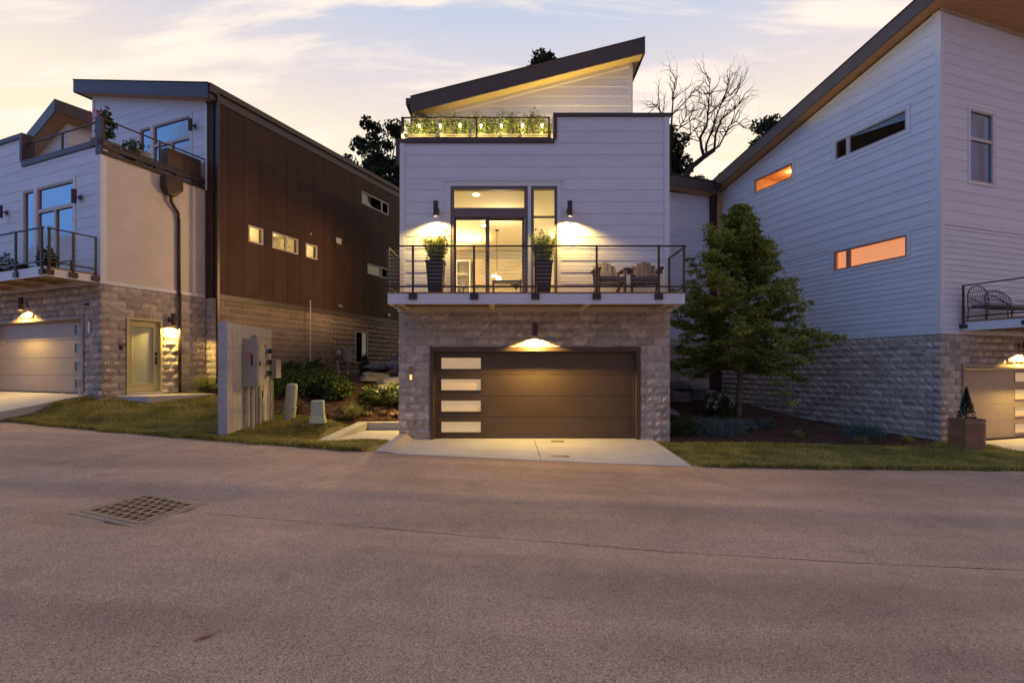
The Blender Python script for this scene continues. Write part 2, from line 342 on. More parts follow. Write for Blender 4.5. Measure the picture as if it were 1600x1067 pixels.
def h1(x, y): return float(H(np.array([x]), np.array([y]))[0])
PAD = [(-4.53, 11.76), (-2.76, 11.76), (-2.76, 14.05), (-4.23, 14.05)]
def inpoly(x, y, poly):
    r = np.zeros(x.shape, bool); n = len(poly)
    for i in range(n):
        x0, y0 = poly[i]; x1, y1 = poly[(i+1) % n]
        c = ((y0 > y) != (y1 > y)) & (x < (x1-x0)*(y-y0)/((y1-y0)+1e-12)+x0); r ^= c
    return r
DRIVE = [(-2.72, 9.2), (3.45, 9.2), (3.42, 12.6), (-2.72, 12.6)]
LDRIVE = [(-11.55, 13.7), (-17, 16.1), (-20, 12), (-12.75, 11)]
RDRIVE = [(12.6, 14.2), (18, 16.1), (19, 10), (13.2, 10)]
MULCHL = [(-9.6, 15.6), (-8.6, 14.9), (-7.2, 14.2), (-5.6, 13.7), (-4.3, 13.55), (-3.9, 13.95), (-2.7, 13.95), (-2.7, 26), (-9, 26)]
MULCHR = [(3.8, 12.35), (4.4, 12.25), (6.2, 12.5), (8.2, 12.75), (10.5, 12.95), (11.9, 13.9), (11.0, 17), (9, 23), (3.8, 23)]
def sheet(name, xs, vs, zf, m, keep=None, yoff=None):
    gx, gv = np.meshgrid(xs, vs); gy = (spl(ED, gx) if yoff is None else 0)+gv
    gz = zf(gx, gy); V = np.c_[gx.ravel(), gy.ravel(), gz.ravel()]; nx = len(xs); ny = len(vs)
    i, j = np.meshgrid(np.arange(nx-1), np.arange(ny-1)); a = (j*nx+i).ravel(); F = np.c_[a, a+1, a+nx+1, a+nx]
    if keep is not None:
        cx_ = V[F, 0].mean(1); cy_ = V[F, 1].mean(1); F = F[keep(cx_, cy_)]
    return npmesh(name, V, F, m, kind='structure', smooth=True)
def grow(a, b, fine, far): 
    c = list(np.arange(a, b+1e-6, fine)); s = fine
    while c[-1] < far: s *= 1.35; c.append(c[-1]+s)
    s = fine
    lo = [c[0]]
    while lo[-1] > -far: s *= 1.35; lo.append(lo[-1]-s)
    return np.array(lo[::-1][:-1]+c)
xs = grow(-17, 17, .12, 900)
vs_up = [-.05, 0]; s_ = .1
while vs_up[-1] < 14: vs_up.append(vs_up[-1]+.12)
while vs_up[-1] < 1200: s_ *= 1.35; vs_up.append(vs_up[-1]+s_)
def zl(x, y):
    z = H(x, y); z = np.where(y < spl(ED, x)-.01, zroad(x, y)-.08, z); z = np.where(inpoly(x, y, PAD), z-.5, z); z = np.where(inpoly(x, y, DRIVE), np.minimum(z, zroad(x, y)-.12), z)
    z = np.where(inpoly(x, y, LDRIVE), np.minimum(z-.35, .55), z); z = np.where(inpoly(x, y, RDRIVE), z-.35, z)
    z = np.where((x > -2.7) & (x < 3.8) & (y > 12.5) & (y < 24), -.3, z)
    lx = (x-CL[0])*nL[0]+(y-CL[1])*nL[1]; ly = (x-CL[0])*dLv[0]+(y-CL[1])*dLv[1]; z = np.where((lx < -.15) & (lx > -6.5) & (ly > -.02) & (ly < 12), .3, z)
    rx = (x-CR[0])*fR[0]+(y-CR[1])*fR[1]; ry = (x-CR[0])*dRv[0]+(y-CR[1])*dRv[1]; z = np.where((rx > .15) & (rx < 7) & (ry > -.02) & (ry < 8.5), -.9, z)
    return z
def ismulch(x, y): return inpoly(x, y, MULCHL) | inpoly(x, y, MULCHR)
sheet('lawn', xs, np.array(vs_up), zl, M_LAWN, lambda x, y: ~ismulch(x, y))
sheet('mulch_bed', xs, np.array(vs_up), zl, M_MULCH, lambda x, y: inpoly(x, y, MULCHL))
sheet('mulch_bed', xs, np.array(vs_up), zl, M_MULCH, lambda x, y: inpoly(x, y, MULCHR))
vd = [0.0]; s_ = .12
while vd[-1] > -12: vd.append(vd[-1]-.12)
while vd[-1] > -1000: s_ *= 1.4; vd.append(vd[-1]-s_)
GRC = (-4.37, 5.98); 
def gr_ax():
    a = Vector((.93, -.34, 0)).normalized(); b = Vector((.20, .95, 0)).normalized(); return a, b
GA, GB = gr_ax()
def ingrate(x, y):
    dx = x-GRC[0]; dy = y-GRC[1]; det = GA.x*GB.y-GA.y*GB.x; p = (dx*GB.y-dy*GB.x)/det; q = (GA.x*dy-GA.y*dx)/det
    return (abs(p) < .47) & (abs(q) < .42)
ZG = float(zroad(*GRC)); TG = (float(zroad(GRC[0]+.4, GRC[1]))-float(zroad(GRC[0]-.4, GRC[1])))/.8
def zrs(x, y):
    z = zroad(x, y); r = np.hypot(x-GRC[0], y-GRC[1]); w = np.clip((1.15-r)/.4, 0, 1); w = w*w*(3-2*w); z = z*(1-w)+w*(ZG+TG*(x-GRC[0])); return np.where(ingrate(x, y), z-.16, z)
sheet('road', xs, np.array(vd[::-1]), zrs, M_ASPH)
# crack along the swale
pts = []
for k, x in enumerate(np.arange(-3.6, 12, .05)):
    y = float(spl(DL, x))-.02+.012*math.sin(x*3.1)+.01*random.uniform(-1, 1); w = .003+.006*random.random()*abs(math.sin(x*1.7)); pts.append((x, y, w))
V = []; F = []
for x, y, w in pts: V += [(x, y-w, float(zroad(x, y))+.004), (x, y+w, float(zroad(x, y))+.004)]
for i in range(len(pts)-1): F.append((2*i, 2*i+2, 2*i+3, 2*i+1))
npmesh('road_crack', V, F, mat('crack_tar', (.07, .055, .05), .9), kind='structure')

# storm grate: frame + bars leaving staggered openings
zg = float(zroad(*GRC))+.012
g = thing('storm_drain_grate', 'rusty cast iron storm drain grate with staggered holes set in the asphalt', 'drain grate', (GRC[0], GRC[1], zg))
tg = math.atan((float(zroad(GRC[0]+.4, GRC[1]))-float(zroad(GRC[0]-.4, GRC[1])))/.8)
def gp(p, q, z): v = GA*p+GB*q; return (v.x, v.y, z+v.x*math.tan(tg))
def gbox(mb, p0, p1, q0, q1, z0=-.03, z1=0): mb.hexa([gp(p0, q0, z0), gp(p1, q0, z0), gp(p1, q1, z0), gp(p0, q1, z0), gp(p0, q0, z1), gp(p1, q0, z1), gp(p1, q1, z1), gp(p0, q1, z1)])
m_ = MB()
for a in ((-.475, .475, -.425, -.37), (-.475, .475, .37, .425), (-.475, -.42, -.37, .37), (.42, .475, -.37, .37)): gbox(m_, *a)
m_.build('grate_frame', M_IRON, g)
m_ = MB(); pq = .74/6; pp_ = .84/6.5
for i in range(7): qc = -.37+pq*i; gbox(m_, -.42, .42, max(-.37, qc-.015), min(.37, qc+.015))
for i in range(6):
    q0 = -.37+pq*i+.0155; q1 = q0+pq-.031
    for j in range(8):
        pc = -.42+pp_*(j+(.5 if i % 2 else 0)); a_, b_ = max(-.42, pc-.021), min(.42, pc+.021)
        if b_-a_ > .005: gbox(m_, a_, b_, q0, q1)
m_.build('grate_bars', M_IRON, g, kind='stuff')
m_ = MB(); gbox(m_, -.47, .47, -.42, .42, -.105, -.10); m_.build('grate_pit', mat('pit_black', (.012, .01, .01), .9), g)
m_ = MB()
for a in ((-.53, .53, -.50, -.427), (-.53, .53, .427, .50), (-.53, -.477, -.427, .427), (.477, .53, -.427, .427)): gbox(m_, *a, -.05, -.006)
m_.build('grate_collar', mat('collar_tar', (.34, .26, .19), .9, .2, 8), g)

# centre driveway, two slabs, kerb lip
dv_ = thing('driveway', 'pale concrete driveway in front of the dark garage door', None); del dv_['label']; dv_['kind'] = 'structure'
def slab(x0a, x1a, x0b, x1b, name='concrete_slab', zt=0.0):
    V = []; ys = np.linspace(12.46, 9.34, 9)
    m = MB()
    def row(y):
        f = (12.46-y)/3.12; xa = x0a+(x0b-x0a)*f; xb = x1a+(x1b-x1a)*f; e = float(spl(ED, (xa+xb)/2)) 
        out = []
        for x in (xa, (xa+xb)/2, xb):
            ye = float(spl(ED, x))-.06; yy = 12.46+(ye-12.46)*f; fz = f**1.4
            out.append((x, yy, (0.0+zt)*(1-fz)+(float(zroad(x, ye))+.012)*fz))
        return out
    rows = [row(y) for y in ys]
    for a, b in zip(rows[:-1], rows[1:]):
        for i in range(2):
            p = [a[i], a[i+1], b[i+1], b[i]]; m.hexa([(q[0], q[1], q[2]-.15) for q in p]+p)
    # one closed skin: keep only top and outer sides
    return m.build(name, M_CONC, dv_)
slab(-2.50, .54, -2.26, .54); slab(.55, 3.44, .55, 3.34)
kb = []
for k in range(11):
    f = k/10; x = -2.72+.14*f+ (0 if f < .5 else .02*(f-.5)); y = 12.40-2.70*f; z = .06*(1-f)+float(zroad(x, 9.7))*f+.02; kb.append((x-.06*f*f*f, y, z, .11*(1-f**3)+.02))
m_ = MB()
def kprof(k, f):
    w1, w2 = .15+.03*f, .30+.14*f; zt = k[2]+k[3]*.5; zlo = k[2]*(1-f)*0-.0+float(zroad(k[0]+w2, max(k[1], 9.4)))*f**1.4+.006
    return [(k[0], zt), (k[0]+w1, zt), (k[0]+w2, min(zlo, zt))]
for n_, (a, b) in enumerate(zip(kb[:-1], kb[1:])):
    A_, B_ = kprof(a, n_/10), kprof(b, (n_+1)/10)
    for q_ in (0, 1):
        m_.hexa([(A_[q_][0], a[1], -.3), (A_[q_+1][0], a[1], -.3), (B_[q_+1][0], b[1], -.3), (B_[q_][0], b[1], -.3), (A_[q_][0], a[1], A_[q_][1]), (A_[q_+1][0], a[1], A_[q_+1][1]), (B_[q_+1][0], b[1], B_[q_+1][1]), (B_[q_][0], b[1], B_[q_][1])])
m_.build('kerb', mat('kerb_concrete', (.46, .40, .36), .85, .1, 3, .2, 60), dv_)
for (px, Yp, w_, l_, lb) in ((871, 12.05, .27, .12, 'small tan metal cover in the driveway nearer the garage door'), (875, 9.98, .32, .12, 'longer tan metal cover in the driveway nearer the road')):
    x = (px-800)/790*Yp; f = ((12.46-Yp)/3.1)**1.4; zz = float(zroad(x, 9.4))*f
    t = thing('utility_cover', lb, 'utility cover', (x, Yp, zz+.012)); MB().box(-w_/2, w_/2, -l_/2, l_/2, 0, .008).build('cover_plate', mat('cover_brass', (.33, .25, .13), .6, .15, 20), t); MB().box(-w_/2-.02, w_/2+.02, -l_/2-.02, l_/2+.02, -.02, .003).build('cover_rim', mat('rim_brown', (.26, .20, .12), .7), t)

# left and right driveways
def drive_quad(name, a, b, c, d, label=None):
    m = MB(); m.hexa([(*p[:2], p[2]-.2) for p in (a, b, c, d)]+[a, b, c, d]); return m.build(name, M_CONC, None, kind='structure')
def Lp(x, y): return (CL[0]+nL[0]*x+dLv[0]*y, CL[1]+nL[1]*x+dLv[1]*y)
def Rp(x, y): return (CR[0]+fR[0]*x+dRv[0]*y, CR[1]+fR[1]*x+dRv[1]*y)
drive_quad('driveway', (*Lp(-.62, .05), 1.04), (*Lp(-5.8, .05), 1.04), (*Lp(-5.8, -1.75), .86), (*Lp(-.70, -1.75), .70))
drive_quad('driveway', (*Rp(.85, .05), -.35), (*Rp(6.2, .05), -.35), (*Rp(7.4, -6), -.55), (*Rp(1.15, -6), -.50))
# side walk pad with low kerb wall, left of the centre house
pad = MB(); pad.prism([(x, y, -.15) for x, y in [(-4.25, 11.85), (-2.78, 11.85), (-2.78, 13.85), (-3.95, 13.85)]], [(x, y, .055) for x, y in [(-4.25, 11.85), (-2.78, 11.85), (-2.78, 13.85), (-3.95, 13.85)]])
pad.build('path', M_CONC, None, kind='structure')
m_ = MB(); m_.box(-4.10, -2.79, 13.86, 14.06, -.1, .27)
m_.hexa([(-4.55, 11.75, -.2), (-4.26, 11.75, -.2), (-3.96, 13.855, -.2), (-4.24, 13.855, -.2), (-4.55, 11.75, .065), (-4.26, 11.75, .062), (-3.96, 13.855, .27), (-4.24, 13.855, .27)])
m_.hexa([(-4.24, 13.857, -.2), (-4.102, 13.857, -.2), (-4.102, 14.06, -.2), (-4.24, 14.06, -.2), (-4.24, 13.857, .27), (-4.102, 13.857, .27), (-4.102, 14.06, .27), (-4.24, 14.06, .27)])
tag(m_.build('kerb_wall', M_CONC), 'low concrete kerb wall wrapping the sunken path left of the pale centre house', 'kerb wall')

# survey paint marks
mp_ = mat('white_spray_paint', (.42, .38, .37), .8, .3, 20)
def rstrip(pts, w, name='road_marking'):
    V = []; F = []
    for i, (x, y) in enumerate(pts):
        a = pts[max(0, i-1)]; b = pts[min(len(pts)-1, i+1)]; d = Vector((b[0]-a[0], b[1]-a[1])).normalized(); nx, ny = -d.y*w/2, d.x*w/2
        for sx in (-1, 1): V.append((x+sx*nx, y+sx*ny, float(zroad(x, y))+.004))
    for i in range(len(pts)-1): F.append((2*i, 2*i+1, 2*i+3, 2*i+2))
    npmesh(name, V, F, mp_, kind='structure')
def rp(px, py): 
    x = 0; 
    for _ in range(6): Yd = 790*(HC-float(zroad(x, 9.2)))/(py-577); x = (px-800)*Yd/790
    return (x, Yd)
rstrip([rp(531, 713.5), rp(550, 715.5), rp(568, 716)], .035); rstrip([rp(574, 710.5), rp(568, 716), rp(560, 722)], .04)
# ------------------------------------------------------------------ building helpers
BV = []
def block_variants():
    for k in range(10):
        nu, nz_ = 4, 2; v = []; f = []
        for j in range(nz_+1):
            for i in range(nu+1):
                edge = i in (0, nu) or j in (0, nz_)
                d = .013+.009*random.random() if edge else .030+.034*random.random()
                v.append((i/nu, d, j/nz_))
        per = [i for i in range(nu+1)]+[(j*(nu+1)+nu) for j in range(1, nz_+1)]+[nz_*(nu+1)+i for i in range(nu-1, -1, -1)]+[j*(nu+1) for j in range(nz_-1, 0, -1)]
        for j in range(nz_):
            for i in range(nu): a = j*(nu+1)+i; f.append((a, a+1, a+nu+2, a+nu+1))
        b = len(v); v += [(v[p][0], -.005, v[p][2]) for p in per]; n = len(per)
        for i in range(n): j = (i+1) % n; f.append((per[i], b+i, b+j, per[j]))
        BV.append((np.array(v), f))
block_variants()
BMESH = {}
def bmesh_for(k, m):
    if (k, m.name) not in BMESH:
        me = bpy.data.meshes.new('stone_block'); me.from_pydata([tuple(q) for q in BV[k][0]], [], BV[k][1]); me.materials.append(m); me.update(); BMESH[(k, m.name)] = me
    return BMESH[(k, m.name)]
def subtract(rects, hole):
    out = []
    a0, a1, b0, b1 = hole
    for (u0, u1, z0, z1) in rects:
        if a1 <= u0 or a0 >= u1 or b1 <= z0 or b0 >= z1: out.append((u0, u1, z0, z1)); continue
        if a0 > u0: out.append((u0, a0, z0, z1))
        if a1 < u1: out.append((a1, u1, z0, z1))
        m0, m1 = max(u0, a0), min(u1, a1)
        if b0 > z0: out.append((m0, m1, z0, b0))
        if b1 < z1: out.append((m0, m1, b1, z1))
    return [r for r in out if r[1]-r[0] > .012 and r[3]-r[2] > .012]
def block_rects(u0, u1, z0, z1, holes=(), bw=.405, bh=.2032, off=0):
    out = []; k = 0; z = z1
    while z > z0+.01:
        zb = max(z0, z-bh); u = u0-(bw/2 if (k+off) % 2 else 0)
        while u < u1-.01:
            r = [(max(u, u0), min(u+bw, u1), zb, z)]
            for h in holes: r = subtract(r, h)
            out += [q for q in r if q[1]-q[0] > .03 and q[3]-q[2] > .03]; u += bw
        z -= bh; k += 1
    return out
def place_blocks(house, jobs, m, limit=300):
    """jobs: (frame, rects). The largest in view become parts, the rest one joined part."""
    L_ = []; MW = house.matrix_world
    for jb in jobs:
        F, rs = jb[:2]; ex = jb[2:] if len(jb) > 2 else (m, 1.0)
        for r in rs:
            c = house.location + Matrix.Rotation(house.rotation_euler.z, 3, 'Z')@F((r[0]+r[1])/2, (r[2]+r[3])/2, 0); cv = Vector((0, 0, HC))-c
            n = Matrix.Rotation(house.rotation_euler.z, 3, 'Z')@F.d; fac = n.dot(cv.normalized())
            xx = c.x/c.y*790+800; inv = 1 if -30 < xx < 1630 else .05
            L_.append((max(fac, 0.001)*inv*(r[1]-r[0])*(r[3]-r[2])/cv.length_squared, F, r, ex))
    L_.sort(key=lambda t: -t[0]); j = .0065
    ST = {}
    for i, (s, F, r, (m, ds_)) in enumerate(L_):
        SV, SF, nb = ST.setdefault(m.name, [[], [], 0])
        k = random.randrange(len(BV)); u0, u1, z0, z1 = r[0]+j, r[1]-j, r[2]+j, r[3]-j
        if i < limit and s > 0:
            o = link('stone_block', bmesh_for(k, m), house); org = F(u0, z0, 0)
            M4 = Matrix(((F.u.x*(u1-u0), F.d.x*ds_, 0, org.x), (F.u.y*(u1-u0), F.d.y*ds_, 0, org.y), (0, 0, z1-z0, org.z), (0, 0, 0, 1))); o.matrix_local = M4
        else:
            v = BV[k][0]; P = np.array(F.o)+np.outer(u0+v[:, 0]*(u1-u0), np.array(F.u))+np.outer(v[:, 1]*ds_, np.array(F.d)); P[:, 2] += z0+v[:, 2]*(z1-z0)-F.zb
            SV.append(P); SF += [tuple(nb+q for q in f) for f in BV[k][1]]; ST[m.name][2] += len(v)
    for nm__, (SV, SF, nb) in ST.items():
        if SV: npmesh('block_courses', np.concatenate(SV), SF, MATS[nm__], house, 'stuff')
def boards(house, F, u0, u1, z0, z1, exp, holes=(), m=None, top=None, name='siding_board', th=.009, joint=None):
    """lap boards; top=(a,b): clip under the line z=a+b*u"""
    z = z0; k = 0
    while z < z1-.02:
        zt = min(z+exp, z1); rs = [(u0, u1, z, zt)]
        if joint and u1-u0 > 3.7:
            c = u0+(u1-u0)*(.28+.5*((k*0.618) % 1)); rs = [(u0, c-.001, z, zt), (c+.001, u1, z, zt)]
        for h in holes: rs = subtract(rs, h)
        for (a, b, c, d) in rs:
            poly = [(a, c), (b, c), (b, d), (a, d)]
            if top:
                P = []
                for i in range(4):
                    p, q = poly[i], poly[(i+1) % 4]; fp = top[0]+top[1]*p[0]-p[1]; fq = top[0]+top[1]*q[0]-q[1]
                    if fp >= 0: P.append(p)
                    if fp*fq < 0: t = fp/(fp-fq); P.append((p[0]+(q[0]-p[0])*t, p[1]+(q[1]-p[1])*t))
                poly = P
            if len(poly) < 3: continue
            dd = lambda zz: .006+th*(1-(zz-z)/exp)
            MB().prism([F(u, zz+.0005, 0) for u, zz in poly], [F(u, zz+.0005, dd(zz)) for u, zz in poly]).build(name, m or M_SIDE, house)
        z += exp; k += 1
def wallslab(house, F, u0, u1, z0, z1, holes=(), th=.18, m=None, top=None, name='wall'):
    rs = [(u0, u1, z0, z1)]
    for h in holes: rs = subtract(rs, h)
    mb = MB()
    for (a, b, c, d) in rs:
        if top:
            za, zb_ = top[0]+top[1]*a, top[0]+top[1]*b; mb.fprism(F, [(a, c), (b, c), (b, min(d, zb_) if d < z1-.001 else zb_), (a, min(d, za) if d < z1-.001 else za)], -th, 0)
        else: mb.fbox(F, a, b, c, d, -th, 0)
    return mb.build(name, m or M_MORT, house)
def room(house, F, u0, u1, z0, z1, dep, m, d0=-.18, energy=0, col=WARM, lpos=None, name='room_interior'):
    mb = MB(); e = .15; d1 = d0-dep
    mb.quad(F(u0-e, z0-e, d1), F(u1+e, z0-e, d1), F(u1+e, z1+e, d1), F(u0-e, z1+e, d1))
    mb.quad(F(u0-e, z0-e, d0), F(u1+e, z0-e, d0), F(u1+e, z0-e, d1), F(u0-e, z0-e, d1)); mb.quad(F(u0-e, z1+e, d0), F(u1+e, z1+e, d0), F(u1+e, z1+e, d1), F(u0-e, z1+e, d1))
    mb.quad(F(u0-e, z0-e, d0), F(u0-e, z1+e, d0), F(u0-e, z1+e, d1), F(u0-e, z0-e, d1)); mb.quad(F(u1+e, z0-e, d0), F(u1+e, z1+e, d0), F(u1+e, z1+e, d1), F(u1+e, z0-e, d1))
    o = mb.build(name, m, house)
    if energy:
        p = F((u0+u1)/2, z1+e-.12, d0-dep*.6) if lpos is None else F(*lpos); lamp(house, p, energy, col, .08)
    return o
def lamp(parent, p, e, col=WARM, r=.05, kind='POINT', spot=None, blend=.2, rot=None, name='lamp_light'):
    d = bpy.data.lights.new(name, kind); d.energy = e; d.color = col; d.shadow_soft_size = r
    if kind == 'SPOT': d.spot_size = spot; d.spot_blend = blend
    o = bpy.data.objects.new(name, d); COL.objects.link(o); o.parent = parent; o.location = p
    if rot: o.rotation_euler = rot
    return o
def window(house, F, u0, u1, z0, z1, muls=(), hm=(), fm=None, gm=None, fw=.05, rec=.06, trim=0, trim_m=None, name='window', out=.012):
    """frame ring with mullions; panes are sub-parts"""
    fm = fm or M_WPALE; mb = MB(); a, b = -rec, out
    mb.fbox(F, u0, u1, z0, z0+fw, a, b); mb.fbox(F, u0, u1, z1-fw, z1, a, b); mb.fbox(F, u0, u0+fw, z0+fw, z1-fw, a, b); mb.fbox(F, u1-fw, u1, z0+fw, z1-fw, a, b)
    us = [u0+fw]; 
    for c, w in muls: mb.fbox(F, c-w/2, c+w/2, z0+fw, z1-fw, a, b-.004); us += [c-w/2, c+w/2]
    us.append(u1-fw); zs = [z0+fw]
    for c, w in hm: 
        for i in range(0, len(us), 2): mb.fbox(F, us[i], us[i+1], c-w/2, c+w/2, a, b-.008)
        zs += [c-w/2, c+w/2]
    zs.append(z1-fw)
    o = mb.build(name, fm, house)
    for i in range(0, len(us), 2):
        for k in range(0, len(zs), 2):
            MB().fbox(F, us[i], us[i+1], zs[k], zs[k+1], a+.02, a+.026).build('pane', gm or M_GLASS, o)
    if trim:
        t = MB(); q = trim; e = .024
        t.fbox(F, u0-q, u1+q, z1, z1+q, 0, e); t.fbox(F, u0-q, u1+q, z0-q, z0, 0, e); t.fbox(F, u0-q, u0, z0, z1, 0, e); t.fbox(F, u1, u1+q, z0, z1, 0, e)
        t.build('window_trim', trim_m or M_TRIM, house)
    return o
def garage(house, F, u0, u1, z0, z1, m, mf, winright, wu, rec=.16, fw=.09, nsec=4, pane_m=None):
    """recessed sectional door: frame, four panels, a column of four small windows"""
    mb = MB(); mb.fbox(F, u0, u0+fw, z0, z1, -rec-.06, .05); mb.fbox(F, u1-fw, u1, z0, z1, -rec-.06, .05); mb.fbox(F, u0+fw, u1-fw, z1-fw, z1, -rec-.06, .05)
    mb.fbox(F, u0+fw, u0+fw+.04, z0, z1-fw, -rec-.05, -rec+.05); mb.fbox(F, u1-fw-.04, u1-fw, z0, z1-fw, -rec-.05, -rec+.05); mb.fbox(F, u0+fw+.04, u1-fw-.04, z1-fw-.04, z1-fw, -rec-.05, -rec+.05)
    mb.build('garage_frame', mf, house)
    a, b = u0+fw+.04, u1-fw-.04; hz = (z1-fw-.04-z0)/nsec
    d = MB().fbox(F, a, b, z0, z0+.025, -rec-.04, -rec+.012).build('garage_door', M_BLACK, house)
    for k in range(nsec):
        c0, c1 = z0+k*hz+(.026 if k == 0 else .004), z0+(k+1)*hz-.004; w0, w1 = wu; v0 = c0+(c1-c0)*.26; v1 = c1-(c1-c0)*.22
        mb = MB()
        for r in subtract([(a, b, c0, c1)], (w0, w1, v0, v1)): mb.fbox(F, *r, -rec-.03, -rec)
        o = mb.build('door_panel', m, d)
        t = MB(); q = .03
        t.fbox(F, w0-q, w1+q, v1, v1+q, -rec+.001, -rec+.014); t.fbox(F, w0-q, w1+q, v0-q, v0, -rec+.001, -rec+.014); t.fbox(F, w0-q, w0, v0, v1, -rec+.001, -rec+.014); t.fbox(F, w1, w1+q, v0, v1, -rec+.001, -rec+.014)
        t.build('window_frame', m, d)
        MB().fbox(F, w0, w1, v0, v1, -rec-.02, -rec-.012).build('window_pane', pane_m or M_GGL, d)
    return d
def sconce(pos, rz, label, H_=.36, r=.062, energy=30, lit=True, arm=.09, group='cylinder wall lamps', spot=146, blend=.18):
    """downlight cylinder; local +y points into the wall"""
    t = thing('wall_lamp', label, 'wall lamp', pos, rz, group)
    mb = MB(); n = 20; prof = [(r*.2, H_), (r, H_), (r, 0), (r-.006, 0), (r-.006, .05), (.01, .055)]
    mb.lathe(prof, (0, -arm-r, 0), n); mb.build('housing', M_METAL, t, smooth=False)
    MB().box(-.055, .055, -.022, 0, H_*.5-.07, H_*.5+.07).build('mount_plate', M_METAL, t); MB().tube((0, -arm-.005, H_*.5), (0, -.02, H_*.5), .02).build('arm', M_METAL, t)
    MB().lathe([(.002, .045), (r-.012, .045), (r-.014, .030), (.002, .022)], (0, -arm-r, 0), 16).build('bulb', M_BULB if lit else M_GREY, t)
    if lit: lamp(t, (0, -arm-r, .012), energy, (1.0, .66, .175), .035, 'SPOT', R(spot), blend)
    return t
def railing(F, u0, u1, ztop, zbot, posts, parent, ncab=9, pw=.022, bracket=None, d=0, rail_w=.02, split=True):
    mb = MB(); 
    MB().fbox(F, u0, u1, ztop-.03, ztop, d-rail_w, d+rail_w).build('top_rail', M_METAL, parent)
    MB().fbox(F, u0, u1, zbot, zbot+.035, d-rail_w*.8, d+rail_w*.8).build('bottom_rail', M_METAL, parent)
    for p in posts:
        MB().fbox(F, p-pw, p+pw, (bracket[0] if bracket else zbot-.12), ztop+.006, d-pw, d+pw).build('post', M_METAL, parent)
        if bracket: MB().fbox(F, p-.09, p+.09, bracket[1], bracket[0]+.02, d-.035-.02, d+.03).build('bracket', M_METAL, parent)
    for k in range(ncab):
        z = zbot+.035+(ztop-.03-zbot-.035)*(k+1)/(ncab+1); MB().tube(F(u0, z, d), F(u1, z, d), .0035, None, 5).build('cable', M_CABLE, parent)
def shed(house, poly_uz, F, d_front, d_back, fasc=.44, eave=.05, m=M_FASC, sof=None):
    """single-slope roof: poly_uz=((u0,z0),(u1,z1)) top line at the front; fascia board, roof slab and wood soffit"""
    (ua, za), (ub, zb_) = poly_uz
    MB().fprism(F, [(ua, za), (ub, zb_), (ub, zb_-.10), (ua, za-.10)], d_front-.02, d_back).build('roof', M_ROOF, house)
    rf = MB().fprism(F, [(ua-.01, za+.0), (ub+.01, zb_+.0), (ub+.01, zb_-fasc), (ua-.01, za-fasc)], d_front, d_front-.035).build('fascia', m, house)
    MB().fprism(F, [(ua+.03, za-fasc+.05), (ub-.03, zb_-fasc+.05), (ub-.03, zb_-fasc+.03), (ua+.03, za-fasc+.03)], d_front-.037, d_back).build('soffit', sof or M_WOOD, house)
    for (u, z, s) in ((ua, za, -1), (ub, zb_, 1)):
        MB().fprism(F, [(u, z-.005), (u+s*.035, z-.005), (u+s*.035, z-fasc), (u, z-fasc)], d_front-.036, d_back).build('eave_fascia', m, house)
    MB().fprism(F, [(ua-.03, za+.025), (ub+.03, zb_+.025), (ub+.03, zb_+.001), (ua-.03, za+.001)], d_front+.02, d_back).build('drip_edge', M_ROOF, house)

# ------------------------------------------------------------------ CENTRE HOUSE
hc = thing('townhouse', 'pale lap sided house with dark garage door, lit balcony and string lit roof terrace', 'house', (-2.756, 12.44, 0)); bpy.context.view_layer.update()
Fc = Fr((0, 0, 0), (1, 0, 0), (0, -1, 0), 0); FcL = Fr((0, 0, 0), (0, 1, 0), (-1, 0, 0), 0); FcR = Fr((6.614, 0, 0), (0, 1, 0), (1, 0, 0), 0)
G = (.74, 5.906, 0, 2.255); DW = (1.134, 3.961, 3.42, 6.334); DO = (1.244, 3.869, 3.45, 6.214)
wallslab(hc, Fc, 0, 6.614, -.25, 3.12, [(.74, 5.906, -.25, 2.255)], .24)
wallslab(hc, Fc, 0, 6.614, 3.12, 7.29, [DO], .20, M_TRIM)
wallslab(hc, Fc, 3.80, 6.614, 7.29, 7.92, [], .20, M_TRIM)
LW = (2.4, 7.6, 4.55, 6.15); LD = (1.25, 2.2, .1, 2.15)
wallslab(hc, FcL, .2, 11.8, -.3, 7.2, [LW], .18, M_BROWN); wallslab(hc, FcR, .2, 11.8, -.3, 7.9, [], .18, M_TRIM)
MB().box(.18, 6.43, 11.6, 11.8, -.3, 9).build('rear_wall', M_TRIM, hc)
jobs = [(Fc, block_rects(-.03, 6.64, -.12, 3.12, [G])), (FcL, block_rects(.0, 2.4, -.1, 3.12, [LD])), (FcR, block_rects(.0, 3.2, -.1, 3.12))]
place_blocks(hc, jobs, M_BLOCK)
MB().fbox(Fc, -.05, 6.66, 3.122, 3.235, -.02, .055).build('ledger_trim', mat('cream_trim', (.62, .57, .46), .6), hc)
MB().fbox(FcL, -.0, 11.5, 3.122, 3.235, -.02, .045).build('side_trim', M_TRIM, hc)
boards(hc, Fc, .13, 6.49, 3.24, 7.27, .2888, [DW], joint=True); boards(hc, Fc, 3.86, 6.49, 7.28, 7.915, .2888)
boards(hc, FcR, .13, 11.5, 3.24, 7.9, .2888)
for a, b, zt in ((.0, .125, 7.27), (6.495, 6.62, 7.915)): MB().fbox(Fc, a, b, 3.24, zt, 0, .034).build('corner_trim', M_TRIM, hc)
